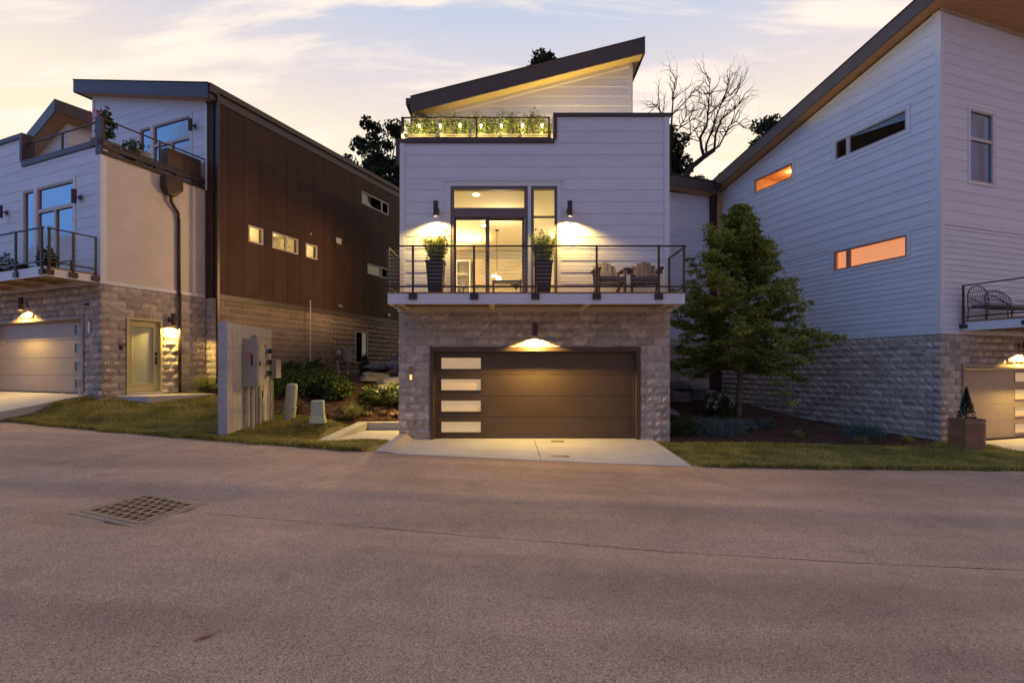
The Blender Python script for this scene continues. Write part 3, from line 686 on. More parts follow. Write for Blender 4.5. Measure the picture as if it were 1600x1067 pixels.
# parapet coping and notch
MB().fbox(Fc, -.04, 3.80, 7.272, 7.38, -.24, .05).build('coping', M_FASC, hc); MB().fbox(Fc, 3.765, 3.855, 7.381, 7.918, -.24, .05).build('coping', M_FASC, hc); MB().fbox(Fc, 3.765, 6.66, 7.92, 8.005, -.24, .05).build('coping', M_FASC, hc)
MB().fbox(FcR, .2, 3.7, 7.92, 8.005, -.24, .05).build('coping', M_FASC, hc)
MB().box(.0, 6.6, .24, 3.74, 6.9, 7.05).build('terrace_floor', M_DECKW, hc); MB().box(3.81, 3.98, .21, 3.75, 7.05, 7.915).build('parapet_return', M_TRIM, hc); MB().box(3.77, 4.02, .245, 3.75, 7.92, 8.0).build('coping', M_FASC, hc)
MB().box(-.10, 0, -.02, .10, 6.75, 7.36).build('downspout_head', M_FASC, hc)
# glazing
q = .108
t = MB(); t.fbox(Fc, DW[0], DW[1], 6.216, DW[3], 0, .034); t.fbox(Fc, DW[0], DO[0]-.0, 3.42, 6.214, 0, .034); t.fbox(Fc, DO[1]+.0, DW[1], 3.42, 6.214, 0, .034); t.fbox(Fc, 3.145, 3.222, 3.45, 6.214, -.08, .034); t.fbox(Fc, DW[0]-.04, DW[1]+.04, 6.336, 6.385, 0, .05)
t.build('window_trim', M_TRIM, hc)
window(hc, Fc, 1.244, 3.143, 5.60, 6.214, fm=M_WFRAME, fw=.085, rec=.10, name='transom_window', out=.02)
sd = MB(); sd.fbox(Fc, 1.244, 3.143, 5.46, 5.598, -.10, .016); sd.fbox(Fc, 1.244, 1.325, 3.45, 5.458, -.10, .016); sd.fbox(Fc, 3.062, 3.143, 3.45, 5.458, -.10, .016); sd.fbox(Fc, 1.325, 3.062, 3.45, 3.50, -.10, .01)
sdo = sd.build('sliding_door', M_WFRAME, hc)
for (a, b, dd) in ((1.327, 2.20, -.03), (2.10, 3.06, -.07)):
    s = MB(); w_ = .055; s.fbox(Fc, a, a+w_, 3.502, 5.456, dd-.03, dd); s.fbox(Fc, b-w_, b, 3.502, 5.456, dd-.03, dd); s.fbox(Fc, a+w_, b-w_, 5.40, 5.456, dd-.03, dd); s.fbox(Fc, a+w_, b-w_, 3.502, 3.58, dd-.03, dd); s.build('door_sash', M_WFRAME, sdo)
    MB().fbox(Fc, a+w_, b-w_, 3.58, 5.40, dd-.018, dd-.012).build('pane', M_GLASS, sdo)
MB().fbox(Fc, 2.13, 2.17, 4.35, 4.62, -.028, .02).build('door_handle', M_BLACK, sdo)
window(hc, Fc, 3.224, 3.869, 3.45, 6.214, hm=((5.474, .03),), fm=M_WFRAME, fw=.07, rec=.10, name='side_window', out=.02)
# interior
ro = MB()
for a in (((.2, .22, 3.44), (6.4, .22, 3.44), (6.4, 7.2, 3.44), (.2, 7.2, 3.44)), ((.2, .22, 6.28), (6.4, .22, 6.28), (6.4, 7.2, 6.28), (.2, 7.2, 6.28)), ((.2, 7.2, 3.44), (6.4, 7.2, 3.44), (6.4, 7.2, 6.28), (.2, 7.2, 6.28)), ((6.4, .22, 3.44), (6.4, 7.2, 3.44), (6.4, 7.2, 6.28), (6.4, .22, 6.28))): ro.quad(*a)
for r in subtract([(.22, 7.2, 3.44, 6.28)], LW): ro.quad(FcL(r[0], r[2], -.2), FcL(r[1], r[2], -.2), FcL(r[1], r[3], -.2), FcL(r[0], r[3], -.2))
ri = ro.build('room_interior', M_ROOM, hc)
sh = MB(); sh.box(.62, .66, 6.6, 7.19, 3.45, 5.8); sh.box(1.14, 1.18, 6.6, 7.19, 3.45, 5.8); sh.box(.62, 1.18, 6.6, 7.19, 5.801, 5.84); 
for z in (3.9, 4.4, 4.85, 5.3): sh.box(.661, 1.139, 6.62, 7.18, z, z+.03)
sh.build('bookshelf', M_TRIM, ri)
sh = MB(); sh.box(1.3, 6.2, 6.75, 7.19, 4.95, 5.9); sh.build('wall_cabinet', mat('cream_cabinet', (.66, .58, .42), .5), ri)
for (x, y) in ((1.82, .76), (1.86, 3.6), (4.2, 2.2), (4.2, 5.0)):
    MB().lathe([(.002, 0), (.075, 0), (.085, .012), (.002, .014)], (x, y, 6.262), 16).build('downlight', M_BULB, ri)
lamp(ri, (2.4, 2.6, 5.95), 95, (1, .84, .50), .25); lamp(ri, (4.6, 4.6, 5.95), 70, (1, .84, .50), .25); lamp(ri, (2.3, 5.4, 5.35), 1500, (1, .62, .27), .45, 'SPOT', R(128), .8, (R(90), 0, R(104)))
pn = thing('pendant_light', 'glowing cluster pendant light hanging inside behind the sliding door', 'pendant light', (-2.756+2.26, 12.44+4.1, 4.62))
MB().tube((0, 0, .3), (0, 0, 1.64), .008).build('rod', M_BLACK, pn); MB().lathe([(.06, 0), (.06, .03)], (0, 0, 1.62), 12).build('canopy_plate', M_BLACK, pn)
for k in range(9):
    p = Vector((random.uniform(-.13, .13), random.uniform(-.13, .13), random.uniform(0, .36))); b = MB(); b.lathe([(.004, -.045), (.035, -.025), (.045, 0), (.035, .025), (.004, .045)], p, 8); b.build('glass_globe', M_BULB if k % 2 == 0 else M_GLASS, pn)
def leafplant(name, label, cat, loc, n=9, L_=.35, m=M_SHRUB, pot=(.13, .22, M_TERRA), wid=.07, group=None, stem=.25):
    t = thing(name, label, cat, loc, 0, group)
    if pot: MB().lathe([(pot[0]*.7, 0), (pot[0], pot[1]), (pot[0]*.9, pot[1]), (pot[0]*.85, pot[1]-.03)], (0, 0, 0), 14).build('pot', pot[2], t)
    z0 = pot[1] if pot else 0
    MB().tube((0, 0, max(0, z0-.05)), (0, 0, z0+stem), .012, .006).build('stem', M_BARK, t)
    for k in range(n):
        a = k*2.4; el = random.uniform(.15, .9); b = Vector((0, 0, z0+stem*random.uniform(.4, 1))); d = Vector((math.cos(a)*math.cos(el), math.sin(a)*math.cos(el), math.sin(el))); sd_ = d.cross(Vector((0, 0, 1))).normalized()*wid
        p1 = b+d*L_*.5+Vector((0, 0, .03)); p2 = b+d*L_*random.uniform(.85, 1.1)-Vector((0, 0, .05)); mb = MB(); mb.v = [tuple(b), tuple(p1-sd_), tuple(p2), tuple(p1+sd_), tuple(p1-Vector((0, 0, .012)))]; mb.f = [(0, 1, 4), (1, 2, 4), (2, 3, 4), (3, 0, 4)]
        mb.build('leaf', m, t)
    return t
leafplant('indoor_plant', 'broad leaved plant just inside the sliding door, right pane', 'house plant', (-2.756+2.86, 12.44+.62, 3.45), 9, .33)
leafplant('indoor_plant', 'thin dark plant just inside the sliding door, left pane', 'house plant', (-2.756+1.50, 12.44+.62, 3.45), 6, .25, pot=(.09, .14, M_TERRA), wid=.03)
tb = thing('side_table', 'low dark frame table inside the room behind the right door pane', 'table', (-2.756+2.62, 12.44+1.3, 3.445))
MB().box(-.4, .4, -.2, .2, .62, .66).build('table_top', M_CHAIRD, tb)
for sx in (-1, 1):
    for sy in (-1, 1): MB().box(sx*.37-.02, sx*.37+.02, sy*.17-.02, sy*.17+.02, 0, .619).build('leg', M_CHAIRD, tb)
# side-window glass on the hidden left wall
window(hc, FcL, LW[0], LW[1], LW[2], LW[3], muls=((3.2, .10), (4.4, .10), (5.6, .10), (6.6, .10)), rec=.12, name='window')
# upper storey
Fu = Fr((0, 3.76, 0), (1, 0, 0), (0, -1, 0), 0); z_at = lambda u: 10.2+(u+.384)*.2547
tp = (z_at(0)-.44, .2547)
wallslab(hc, Fu, -.0, 6.614, 7.05, 11, [], .18, M_TRIM, top=tp)
boards(hc, Fu, .10, 6.50, 7.1, 11.4, .305, top=(tp[0]-.13, tp[1]), m=M_SIDE); MB().fbox(Fu, 6.505, 6.62, 7.05, 11.38, 0, .034).build('corner_trim', M_TRIM, hc)
MB().fprism(Fu, [(0, tp[0]-.13), (6.50, tp[0]-.13+6.5*tp[1]), (6.50, tp[0]+6.5*tp[1]-.01), (0, tp[0]-.01)], 0.0005, .034).build('rake_trim', M_TRIM, hc)
wallslab(hc, Fr((6.614, 3.94, 0), (0, 1, 0), (1, 0, 0), 0), 0, 7.8, 7.9, 11.2, [], .18, M_TRIM); boards(hc, Fr((6.614, 3.94, 0), (0, 1, 0), (1, 0, 0), 0), 0, 7.7, 7.9, 11.2, .305)
MB().box(-.42, -.19, 3.45, 11.8, -.3, 4.5).build('brown_bay', M_BROWN, hc); MB().box(-.42, -.19, 3.45, 11.8, 6.2, 9.68).build('brown_bay', M_BROWN, hc); MB().box(-.42, -.19, 7.62, 11.8, 4.501, 6.199).build('brown_bay', M_BROWN, hc); MB().box(-.188, -.005, 3.451, 11.79, 7.2, 9.6).build('bay_core', M_BROWN, hc)
shed(hc, ((-.384, z_at(-.384)), (6.88, z_at(6.88))), Fu, .45, -8.3, .48, sof=mat('yellow_pine_soffit', (.62, .48, .20), .5, .12, 2.2, .1, 30, streak=(1, 9, 1)))
MB().box(-.56, -.425, 3.34, 11.8, 9.98, 10.18).build('gutter', M_FASC, hc); MB().box(-.42, -.02, 3.36, 3.44, 8.2, 9.7).build('eave_return', M_FASC, hc)
# garage door
garage(hc, Fc, .74, 5.906, 0, 2.255, M_GDARK, mat('brown_frame', (.10, .065, .045), .5), False, ((687-672)/63.5+.74+.02, (750.7-672)/63.5+.74))
MB().fbox(Fc, .75, 5.9, -.15, .002, -.4, -.02).build('garage_sill', M_CONC, hc)
# garage interior backing
# balcony
bal = MB().box(-.0, 6.586, -1.20, -.06, 3.385, 3.432).build('balcony', M_DECKW, hc)
fa = MB(); fa.box(.0, 6.586, -1.24, -1.202, 3.167, 3.40); fa.box(0, .036, -1.20, -.06, 3.167, 3.383); fa.box(6.55, 6.586, -1.20, -.06, 3.167, 3.383); fa.build('deck_fascia', M_TRIM, bal)
MB().box(-.01, 6.596, -1.252, -1.202, 3.402, 3.43).build('deck_edge', M_DECKW, bal)
for y in (-.28, -.55, -.82, -1.08): MB().box(.04, 6.546, y-.02, y+.02, 3.21, 3.384).build('joist', mat('joist_wood', (.40, .27, .15), .6), bal)
for x in (.25, 2.30, 4.45, 6.3): MB().box(x-.06, x+.06, -1.19, -.07, 3.17, 3.209).build('steel_beam', mat('beam_tan', (.55, .45, .28), .5), bal)
Fb = Fr((0, -1.24, 0), (1, 0, 0), (0, -1, 0), 0); ps = [.566, 1.918, 3.272, 4.628, 6.0]
railing(Fb, -.02, 6.606, 4.457, 3.53, ps, bal, 9, bracket=(3.371, 3.265), d=.02)
for x, sg in ((.0, 1), (6.586, -1)):
    Fs = Fr((x, 0, 0), (0, 1, 0), (-sg, 0, 0), 0); railing(Fs, -1.20, -.10, 4.44, 3.53, (-1.17, -.12), bal, 9, d=0)
sconce((-2.756+.916, 12.405, 5.41), 0, 'lit bronze cylinder lamp on the balcony wall left of the sliding door', energy=235, blend=.42, arm=.15)
sconce((-2.756+4.153, 12.405, 5.41), 0, 'lit bronze cylinder lamp on the balcony wall right of the tall side window', energy=235, blend=.42, arm=.15)
sconce((-2.756+3.317, 12.395, 2.51), 0, 'lit bronze cylinder lamp on the stone above the dark garage door', energy=420, H_=.34)
sconce((-2.756-.04, 12.44+2.5, 2.35), R(-90), 'lit cylinder lamp by the side entry of the pale centre house', energy=560, H_=.34, spot=168)
np_ = thing('house_number_plate', 'small backlit brass number plate on the stone pier left of the dark garage door', 'number plate', (-2.756+.28, 12.39, 1.46))
MB().box(-.045, .045, -.012, .0, -.02, .33).build('plate', mat('brass_plate', (.38, .28, .10), .4, .2, 30, metal=.6), np_); MB().box(-.03, .03, -.016, -.0125, 0, .13).build('plate_light', emis('plate_glow', (1, .72, .28), .9), np_)

# ------------------------------------------------------------------ LEFT HOUSE
ZL = .88
hl = thing('townhouse', 'uphill house with tall dark brown panelled side, pale front and tan garage door', 'house', (CL[0], CL[1], ZL), math.atan2(-.388, .9215)); bpy.context.view_layer.update()
Ff = Fr((0, 0, 0), (1, 0, 0), (0, -1, 0), ZL); Fs_ = Fr((0, 0, 0), (0, 1, 0), (1, 0, 0), ZL); Fbw = Fr((.56, 0, 0), (0, 1, 0), (1, 0, 0), ZL); Fu2 = Fr((0, 2.96, 0), (1, 0, 0), (0, -1, 0), ZL)
GL = (-5.70, -.72, .7, 3.19); DL_ = (-3.765, -1.22, 4.28, 6.97); SD = (.60, 1.56, 1.08, 3.16)
wallslab(hl, Ff, -6.6, 0, .3, 4.0, [(-5.70, -.72, .3, 3.19)], .24); wallslab(hl, Ff, -6.6, 0, 4.0, 7.70, [DL_], .2, M_TRIM); wallslab(hl, Ff, -6.6, -3.82, 7.7, 8.56, [], .2, M_TRIM)
wallslab(hl, Fs_, .24, 2.96, .3, 4.0, [SD], .2); wallslab(hl, Fs_, .2, 2.96, 4.0, 7.46, [], .2, M_TRIM)
BWIN = [(4.06, 4.649, 6.02, 6.585), (5.03, 6.213, 6.02, 6.60), (6.584, 7.181, 6.01, 6.555)]
BW2 = [(9.821, 11.76, 9.045, 9.60), (10.212, 11.511+.3, 6.01, 6.49), (9.402, 10.256, 2.0, 3.39)]
wallslab(hl, Fbw, 2.96, 15, .3, 3.92, [BW2[2]], .2); wallslab(hl, Fbw, 2.96, 15, 3.92, 10.5, BWIN+BW2[:2], .2, M_BROWN)
wallslab(hl, Fu2, 0, .38, .3, 4.0, [], .18); MB().box(.0, .38, 2.93, 3.1, 3.12, 9.6).build('return_panel', M_BROWN, hl)
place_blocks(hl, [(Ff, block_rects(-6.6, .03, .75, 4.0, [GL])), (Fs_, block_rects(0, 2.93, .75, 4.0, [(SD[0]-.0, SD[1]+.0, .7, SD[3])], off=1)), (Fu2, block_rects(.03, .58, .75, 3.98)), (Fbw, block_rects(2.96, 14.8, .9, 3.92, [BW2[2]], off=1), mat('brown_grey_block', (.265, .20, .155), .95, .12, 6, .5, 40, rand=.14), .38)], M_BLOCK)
MB().fbox(Ff, -6.6, .05, 4.002, 4.10, -.02, .05).build('ledger_trim', M_TRIM, hl); MB().fbox(Fs_, .0, 2.9, 4.002, 4.10, -.02, .048).build('ledger_trim', M_TRIM, hl)
TRL = (DL_[0]-.10, DL_[1]+.10, 4.2, 7.08)
boards(hl, Ff, -6.6, -.12, 4.11, 7.69, .29, [TRL]); boards(hl, Ff, -6.6, -3.9, 7.6, 8.5, .29)
boards(hl, Fs_, .12, 2.9, 4.11, 7.45, .29, m=mat('warm_side_siding', (.66, .58, .50), .6, .06, 1.3, .08, 30), th=.003)
MB().fbox(Ff, -.115, .03, 4.105, 7.45, 0, .032).build('corner_trim', M_TRIM, hl); MB().fbox(Fs_, .0, .115, 4.105, 7.45, .001, .034).build('corner_trim', M_TRIM, hl)
MB().fbox(Ff, -3.82, .06, 7.70, 7.86, -.22, .05).build('coping', M_FASC, hl); MB().fbox(Ff, -3.90, -3.78, 7.861, 8.56, -.22, .05).build('coping', M_FASC, hl); MB().fbox(Ff, -6.6, -3.78, 8.562, 8.70, -.22, .05).build('coping', M_FASC, hl)
MB().fbox(Fs_, -.05, .02, 7.46, 8.46, -.16, .06).build('terrace_post', M_METAL, hl)
for z0, z1 in ((7.462, 7.56), (7.63, 7.76)): MB().fbox(Fs_, .05, 2.94, z0, z1, -.1, .05).build('terrace_beam', M_METAL, hl)
for u in (.3, .95, 1.5, 2.1, 2.7): MB().fbox(Fs_, u-.12, u+.12, 7.561, 7.629, -.08, .03).build('beam_spacer', M_METAL, hl)
tr = MB().box(-6.5, -.1, .1, 2.9, 7.3-ZL, 7.44-ZL).build('terrace_floor', M_DECKW, hl)
railing(Fs_, .02, 2.94, 8.44, 7.80, (.03, 1.52, 2.92), tr, 0, d=-.0); railing(Ff, -3.78, -.02, 8.44, 7.92, (-3.5, -2.0, -.06), tr, 7, d=-.1)
# openings on the front
def front_door(house, F, a, m1, m2, b, zb, zd, zt, dark):
    t = MB(); t.fbox(F, a-.10, b+.10, zt, zt+.11, 0, .03); t.fbox(F, a-.10, a, zb, zt, 0, .03); t.fbox(F, b, b+.10, zb, zt, 0, .03); t.fbox(F, m1, m2, zb, zt, -.08, .03); t.build('window_trim', M_TRIM, house)
    window(house, F, a, m1, zb, zt, fm=M_WPALE, gm=M_GLASSB, name='side_window'); window(house, F, m2, b, zd+.06, zt, fm=M_WPALE, gm=M_GLASSB, name='transom_window')
    w = window(house, F, m2, b, zb, zd+.058, muls=(((m2+b)/2, .08),), fm=M_WPALE, gm=M_GLASSB, name='sliding_door')
    room(house, F, a, b, zb, zt, 1.4, M_CURT)
    MB().fbox(F, (m2+b)/2+.04, b-.06, zb+.05, zd, -.24, -.22).build('dark_curtain', M_DARKROOM, house)
front_door(hl, Ff, -3.765, -3.19, -3.05, -1.23, 4.28, 6.22, 6.96, 1)
MB().box(-5.7, -.72, .35, .4, .0, 2.4).build('garage_back', M_DARKROOM, hl)
garage(hl, Ff, -5.70, -.72, 1.04, 3.19, M_GTAN, mat('tan_frame', (.36, .27, .19), .5), True, (-1.50, -.93), pane_m=mat('dull_garage_pane', (.30, .31, .24), .2, .1, 3))
# entry door on the side
dfr = MB(); dfr.fbox(Fs_, SD[0], SD[0]+.05, SD[2], SD[3], -.12, .06); dfr.fbox(Fs_, SD[1]-.05, SD[1], SD[2], SD[3], -.12, .06); dfr.fbox(Fs_, SD[0]+.05, SD[1]-.05, SD[3]-.05, SD[3], -.12, .06)
dfo = dfr.build('door_frame', M_DOORY, hl)
a, b, c, d = SD[0]+.052, SD[1]-.052, SD[2]+.02, SD[3]-.052; gl_ = (a+.15, b-.15, c+.22, d-.17)
dm = MB()
for r in subtract([(a, b, c, d)], gl_): dm.fbox(Fs_, *r, -.09, -.05)
do = dm.build('entry_door', M_DOORY, hl)
MB().fbox(Fs_, *gl_, -.08, -.07).build('frosted_pane', M_FROST, do)
dm = MB(); q = .03; g0, g1, g2, g3 = gl_
for r in ((g0-q, g1+q, g3, g3+q), (g0-q, g1+q, g2-q, g2), (g0-q, g0, g2, g3), (g1, g1+q, g2, g3)): dm.fbox(Fs_, *r, -.049, -.03)
dm.build('pane_moulding', M_DOORY, do)
MB().fbox(Fs_, b-.10, b-.04, 2.14, 2.22, -.049, -.02).build('deadbolt', M_BLACK, do); hd = MB(); hd.fbox(Fs_, b-.09, b-.05, 1.86, 2.08, -.049, -.035); hd.tube(Fs_(b-.07, 1.88, -.005), Fs_(b-.07, 2.06, -.005), .009); hd.tube(Fs_(b-.07, 2.05, -.04), Fs_(b-.07, 2.05, -.005), .007); hd.tube(Fs_(b-.07, 1.89, -.04), Fs_(b-.07, 1.89, -.005), .007); hd.build('door_handle', M_BLACK, do)
MB().fbox(Fs_, SD[0]-.02, SD[1]+.04, .80, 1.078, -.15, .10).build('door_step', M_CONC, hl)
# brown panels
us = [2.98]+[3.30+.6*k for k in range(20)]
for i in range(len(us)-1):
    for (z0, z1) in ((4.11, 8.925), (8.945, 10.42)):
        rs = [(us[i]+.006, us[i+1]-.006, z0, z1)]
        for w_ in BWIN+BW2[:2]: rs = subtract(rs, (w_[0]-.04, w_[1]+.04, w_[2]-.04, w_[3]+.04))
        if not rs: continue
        for r in rs: MB().fbox(Fbw, *r, 0, .012).build('brown_panel', M_BROWN, hl)
MB().fbox(Fbw, 2.90, 14.9, 3.925, 4.105, -.02, .035).build('base_trim', M_FASC, hl); MB().fbox(Fbw, 2.90, 14.9, 8.927, 8.943, 0, .02).build('flashing', M_FASC, hl)
for w_, mu in zip(BWIN, ((), ((5.66, .09),), ())):
    window(hl, Fbw, *w_, muls=mu, fm=M_WPALE, fw=.045); room(hl, Fbw, *w_, .9, M_ROOM, -.2, energy=9)
for w_, mu in zip(BW2, (((11.25, .08),), ((11.2, .08),), ())): window(hl, Fbw, *w_, muls=mu, fm=M_WPALE, gm=M_GLASSD, fw=.05); room(hl, Fbw, *w_, .8, M_DARKROOM, -.2)
for u, zz, n_, lb in ((4.32, 6.03, 5, 'tiny potted plant in the first lit square window of the brown wall'), (5.34, 6.03, 11, 'leafy plant in the left pane of the lit double window'), (5.95, 6.03, 11, 'leafy plant in the right pane of the lit double window'), (6.85, 6.02, 8, 'spiky plant in the third lit square window of the brown wall')):
    p = Fbw(u, zz, -.30); p = Matrix.Rotation(hl.rotation_euler.z, 3, 'Z')@p+hl.location; leafplant('window_plant', lb, 'house plant', p, n_, .10 if n_ == 5 else .19, pot=(.045, .07, M_TERRA), wid=.028, group='plants on the lit window sills', stem=.12 if n_ == 5 else .33)
# upper storey front and roof (rises to the left)
zt_at = lambda u: 10.62-(u-.45)*.236
tp2 = (10.62+.45*.236-.40, -.236)
wallslab(hl, Fu2, -6.0, .38, 7.44, 12, [(-3.30, -.74, 7.5, 10.0)], .18, M_TRIM, top=tp2)
boards(hl, Fu2, -5.9, .0, 7.46, 12.3, .29, [(-3.40, -.62, 7.4, 10.1)], top=(tp2[0]-.13, tp2[1]))
MB().fprism(Fu2, [(-6.0, tp2[0]-.13-6*tp2[1]), (.02, tp2[0]-.13+.02*tp2[1]), (.02, tp2[0]-.01), (-6.0, tp2[0]-6*tp2[1]-.01)], .0005, .034).build('rake_trim', M_TRIM, hl)
MB().fbox(Fu2, -6.03, -5.905, 7.44, 11.6, 0, .034).build('corner_trim', M_TRIM, hl); MB().fbox(Fu2, .005, .11, 7.44, 10.2, 0.04, .06).build('corner_trim', M_TRIM, hl)
front_door(hl, Fu2, -3.30, -2.72, -2.60, -.74, 7.5, 9.25, 10.0, 1)
shed(hl, ((-6.55, zt_at(-6.55)), (.56, zt_at(.56))), Fu2, .36, -12.0, .45)
MB().fbox(Fbw, 2.62, 14.9, 10.42, 10.60, .002, .10).build('gutter', M_METAL, hl)
MB().fbox(Fu2, .38, .555, 4.11, 10.2, -.02, .0).build('return_trim', M_FASC, hl)
ds = MB(); ds.box(.585, .665, 2.86, 2.94, .1, 9.45); ds.box(.585, .665, 2.62, 2.94, 9.45, 9.72); ds.build('downspout', M_METAL, hl)
# leader head and rain pipe
ld = MB(); ld.prism([Fs_(1.50, 7.40, .05), Fs_(2.02, 7.40, .05), Fs_(2.02, 7.08, .05), Fs_(1.86, 6.88, .05), Fs_(1.64, 6.88, .05), Fs_(1.50, 7.08, .05)], [Fs_(1.50, 7.40, .30), Fs_(2.02, 7.40, .30), Fs_(2.02, 7.08, .30), Fs_(1.86, 6.88, .22), Fs_(1.64, 6.88, .22), Fs_(1.50, 7.08, .30)])
ld.build('leader_head', M_METAL, hl)
MB().path([Fs_(1.75, 6.9, .14), Fs_(1.76, 6.72, .13), Fs_(2.0, 6.45, .09), Fs_(2.03, 6.2, .08), Fs_(2.04, 4.15, .08), Fs_(2.04, 3.95, .11), Fs_(2.04, 1.0, .11)], .045, 10).build('rain_pipe', M_METAL, hl, smooth=True)
# left balcony
bl = MB().box(-6.6, -.03, -1.16, -.06, 4.215-ZL, 4.262-ZL).build('balcony', M_DECKW, hl)
fa = MB(); fa.box(-6.6, -.03, -1.20, -1.165, 4.02-ZL, 4.255-ZL); fa.box(-.065, -.03, -1.163, -.06, 4.02-ZL, 4.213-ZL); fa.build('deck_fascia', M_TRIM, bl)
for y in (-.28, -.55, -.82, -1.08): MB().box(-6.55, -.07, y-.02, y+.02, 4.06-ZL, 4.213-ZL).build('joist', MATS['joist_wood'], bl)
for x in (-.35, -1.6, -2.9, -4.2): MB().box(x-.05, x+.05, -1.16, -.07, 4.02-ZL, 4.059-ZL).build('steel_beam', MATS['beam_tan'], bl)
Fl1 = Fr((0, -1.20, 0), (1, 0, 0), (0, -1, 0), ZL); railing(Fl1, -6.6, -.03, 5.22, 4.36, (-4.0, -2.65, -1.3, -.12), bl, 9, bracket=(4.17, 4.06), d=.02)
Fl2 = Fr((-.03, 0, 0), (0, 1, 0), (1, 0, 0), ZL); railing(Fl2, -1.16, -.1, 5.22, 4.36, (-1.12, -.62, -.12), bl, 9, bracket=(4.17, 4.06), d=.02)
rzL = hl.rotation_euler.z
def LW_(F, u, z, d=0): return Matrix.Rotation(rzL, 3, 'Z')@F(u, z, d)+hl.location
def sc2(F, u, z, lb, rz, **k): return sconce(LW_(F, u, z, .034), rz, lb, **k)
sc2(Ff, -.868, 6.22, 'unlit cylinder lamp right of the lower glass doors on the left house front', rzL, lit=False)
sc2(Ff, -4.644, 6.26, 'unlit cylinder lamp near the left picture edge beside the lower glass doors', rzL, lit=False)
sc2(Fu2, -.48, 9.40, 'unlit cylinder lamp on the roof terrace wall right of the upper glass doors', rzL, lit=False)
sc2(Ff, -3.508, 3.45, 'lit cylinder lamp on the stone above the tan garage door of the left house', rzL, energy=320)
sc2(Fs_, 1.80, 3.02, 'lit cylinder lamp beside the cream entry door of the left house', rzL+R(90), energy=180)
def smallbox(name, label, cat, F, u, z, w_, h_, d_, m, W_=LW_, rz=None, d0=.0):
    t = thing(name, label, cat, W_(F, u, z, d0)); t.rotation_euler = (0, 0, rz if rz is not None else rzL); 
    return t
t = thing('house_number_plate', 'white vertical number strip on the stone corner beside the tan garage door', 'number plate', LW_(Ff, -.43, 2.70, .04), rzL); MB().box(-.03, .03, -.03, 0, 0, .30).build('plate', mat('bright_white', (.85, .85, .9), .4), t); MB().box(-.038, .038, -.012, .004, -.01, .31).build('plate_back', M_GREY, t)
t = thing('security_camera', 'small black camera on the stone above the white number strip', 'camera', LW_(Ff, -.5, 3.47, .04), rzL); MB().tube((-.05, -.06, 0), (.06, -.10, -.01), .032, .03, 12).build('camera_body', M_BLACK, t); MB().box(-.02, .02, -.05, 0, -.02, .03).build('mount', M_BLACK, t)
t = thing('doorbell', 'small black doorbell lamp on the stone left of the cream entry door', 'doorbell', LW_(Fs_, .45, 2.25, .04), rzL+R(90)); MB().box(-.04, .04, -.03, 0, 0, .13).build('plate', M_BLACK, t); MB().tube((0, -.03, .09), (0, -.07, .09), .02).build('button', M_BLACK, t)
t = thing('entry_slab', 'concrete landing slab at the cream entry door', 'slab', (0, 0, 0)); 
sl = MB(); P_ = [Lp(.03, .30), Lp(1.05, .55), Lp(1.25, 2.35), Lp(.03, 2.35)]; sl.prism([(x, y, .75) for x, y in P_], [(x, y, .99) for x, y in P_]); sl.build('slab_body', M_CONC, t)

# terrace furniture on the left house
def plant_box(label, x, y, z, w_, d_, h_, rz, m, cat='planter', group=None, slats=0, name='planter_box'):
    t = thing(name, label, cat, (x, y, z), rz, group)
    if slats:
        MB().box(-w_/2+.03, w_/2-.03, -d_/2+.03, d_/2-.03, 0, h_-.03).build('liner', M_BLACK, t); e = h_/slats
        for k in range(slats):
            mb = MB(); a, b = k*e+.004, (k+1)*e-.006
            mb.box(-w_/2, w_/2, -d_/2, -d_/2+.025, a, b); mb.box(-w_/2, w_/2, d_/2-.025, d_/2, a, b); mb.box(-w_/2, -w_/2+.025, -d_/2+.026, d_/2-.026, a, b); mb.box(w_/2-.025, w_/2, -d_/2+.026, d_/2-.026, a, b); mb.build('slat', m, t)
    else:
        MB().box(-w_/2, w_/2, -d_/2, d_/2, 0, h_-.03).build('box_body', m, t, bevel=.012)
        r = MB()
        for a in ((-w_/2-.012, w_/2+.012, -d_/2-.012, -d_/2+.02), (-w_/2-.012, w_/2+.012, d_/2-.02, d_/2+.012), (-w_/2-.012, -w_/2+.02, -d_/2+.021, d_/2-.021), (w_/2-.02, w_/2+.012, -d_/2+.021, d_/2-.021)): r.box(*a, h_-.029, h_)
        r.build('rim', m, t)
    return t
def foliage(parent, c, rad, n, size, m, name='foliage', shape=(1, 1, 1), shell=.5):
    d = rng.normal(size=(n, 3)); d /= np.linalg.norm(d, axis=1)[:, None]; rr = (shell+(1-shell)*rng.random(n))**.7
    lump = 1+.22*np.sin(d[:, 0]*5+c[0])*np.cos(d[:, 1]*6+c[1])+.14*np.sin(d[:, 2]*9)
    C = np.array(c)+d*(rr*rad*lump)[:, None]*np.array(shape); V, F = leaves(C, size); return npmesh(name, V, F, m, parent, 'stuff')
def sprigs(parent, base, n, h, spread, m, leafsize=.03, per=14, name='sprigs', stem_m=None):
    st = MB(); C = []
    for k in range(n):
        a = random.uniform(0, 6.28); r = spread*math.sqrt(random.random()); hh = h*random.uniform(.6, 1.05); b = Vector(base)+Vector((math.cos(a)*r*.3, math.sin(a)*r*.3, 0)); t_ = Vector(base)+Vector((math.cos(a)*r, math.sin(a)*r, hh)); st.tube(b, t_, .006, .002, 4, False)
        for q_ in range(per): f = random.uniform(.15, 1.0); p = b.lerp(t_, f); C.append((p.x+random.gauss(0, .03), p.y+random.gauss(0, .03), p.z+random.gauss(0, .02)))
    st.build('stems', stem_m or M_BARK, parent, kind='stuff'); V, F = leaves(np.array(C), leafsize, aspect=.38); npmesh(name, V, F, m, parent, 'stuff')
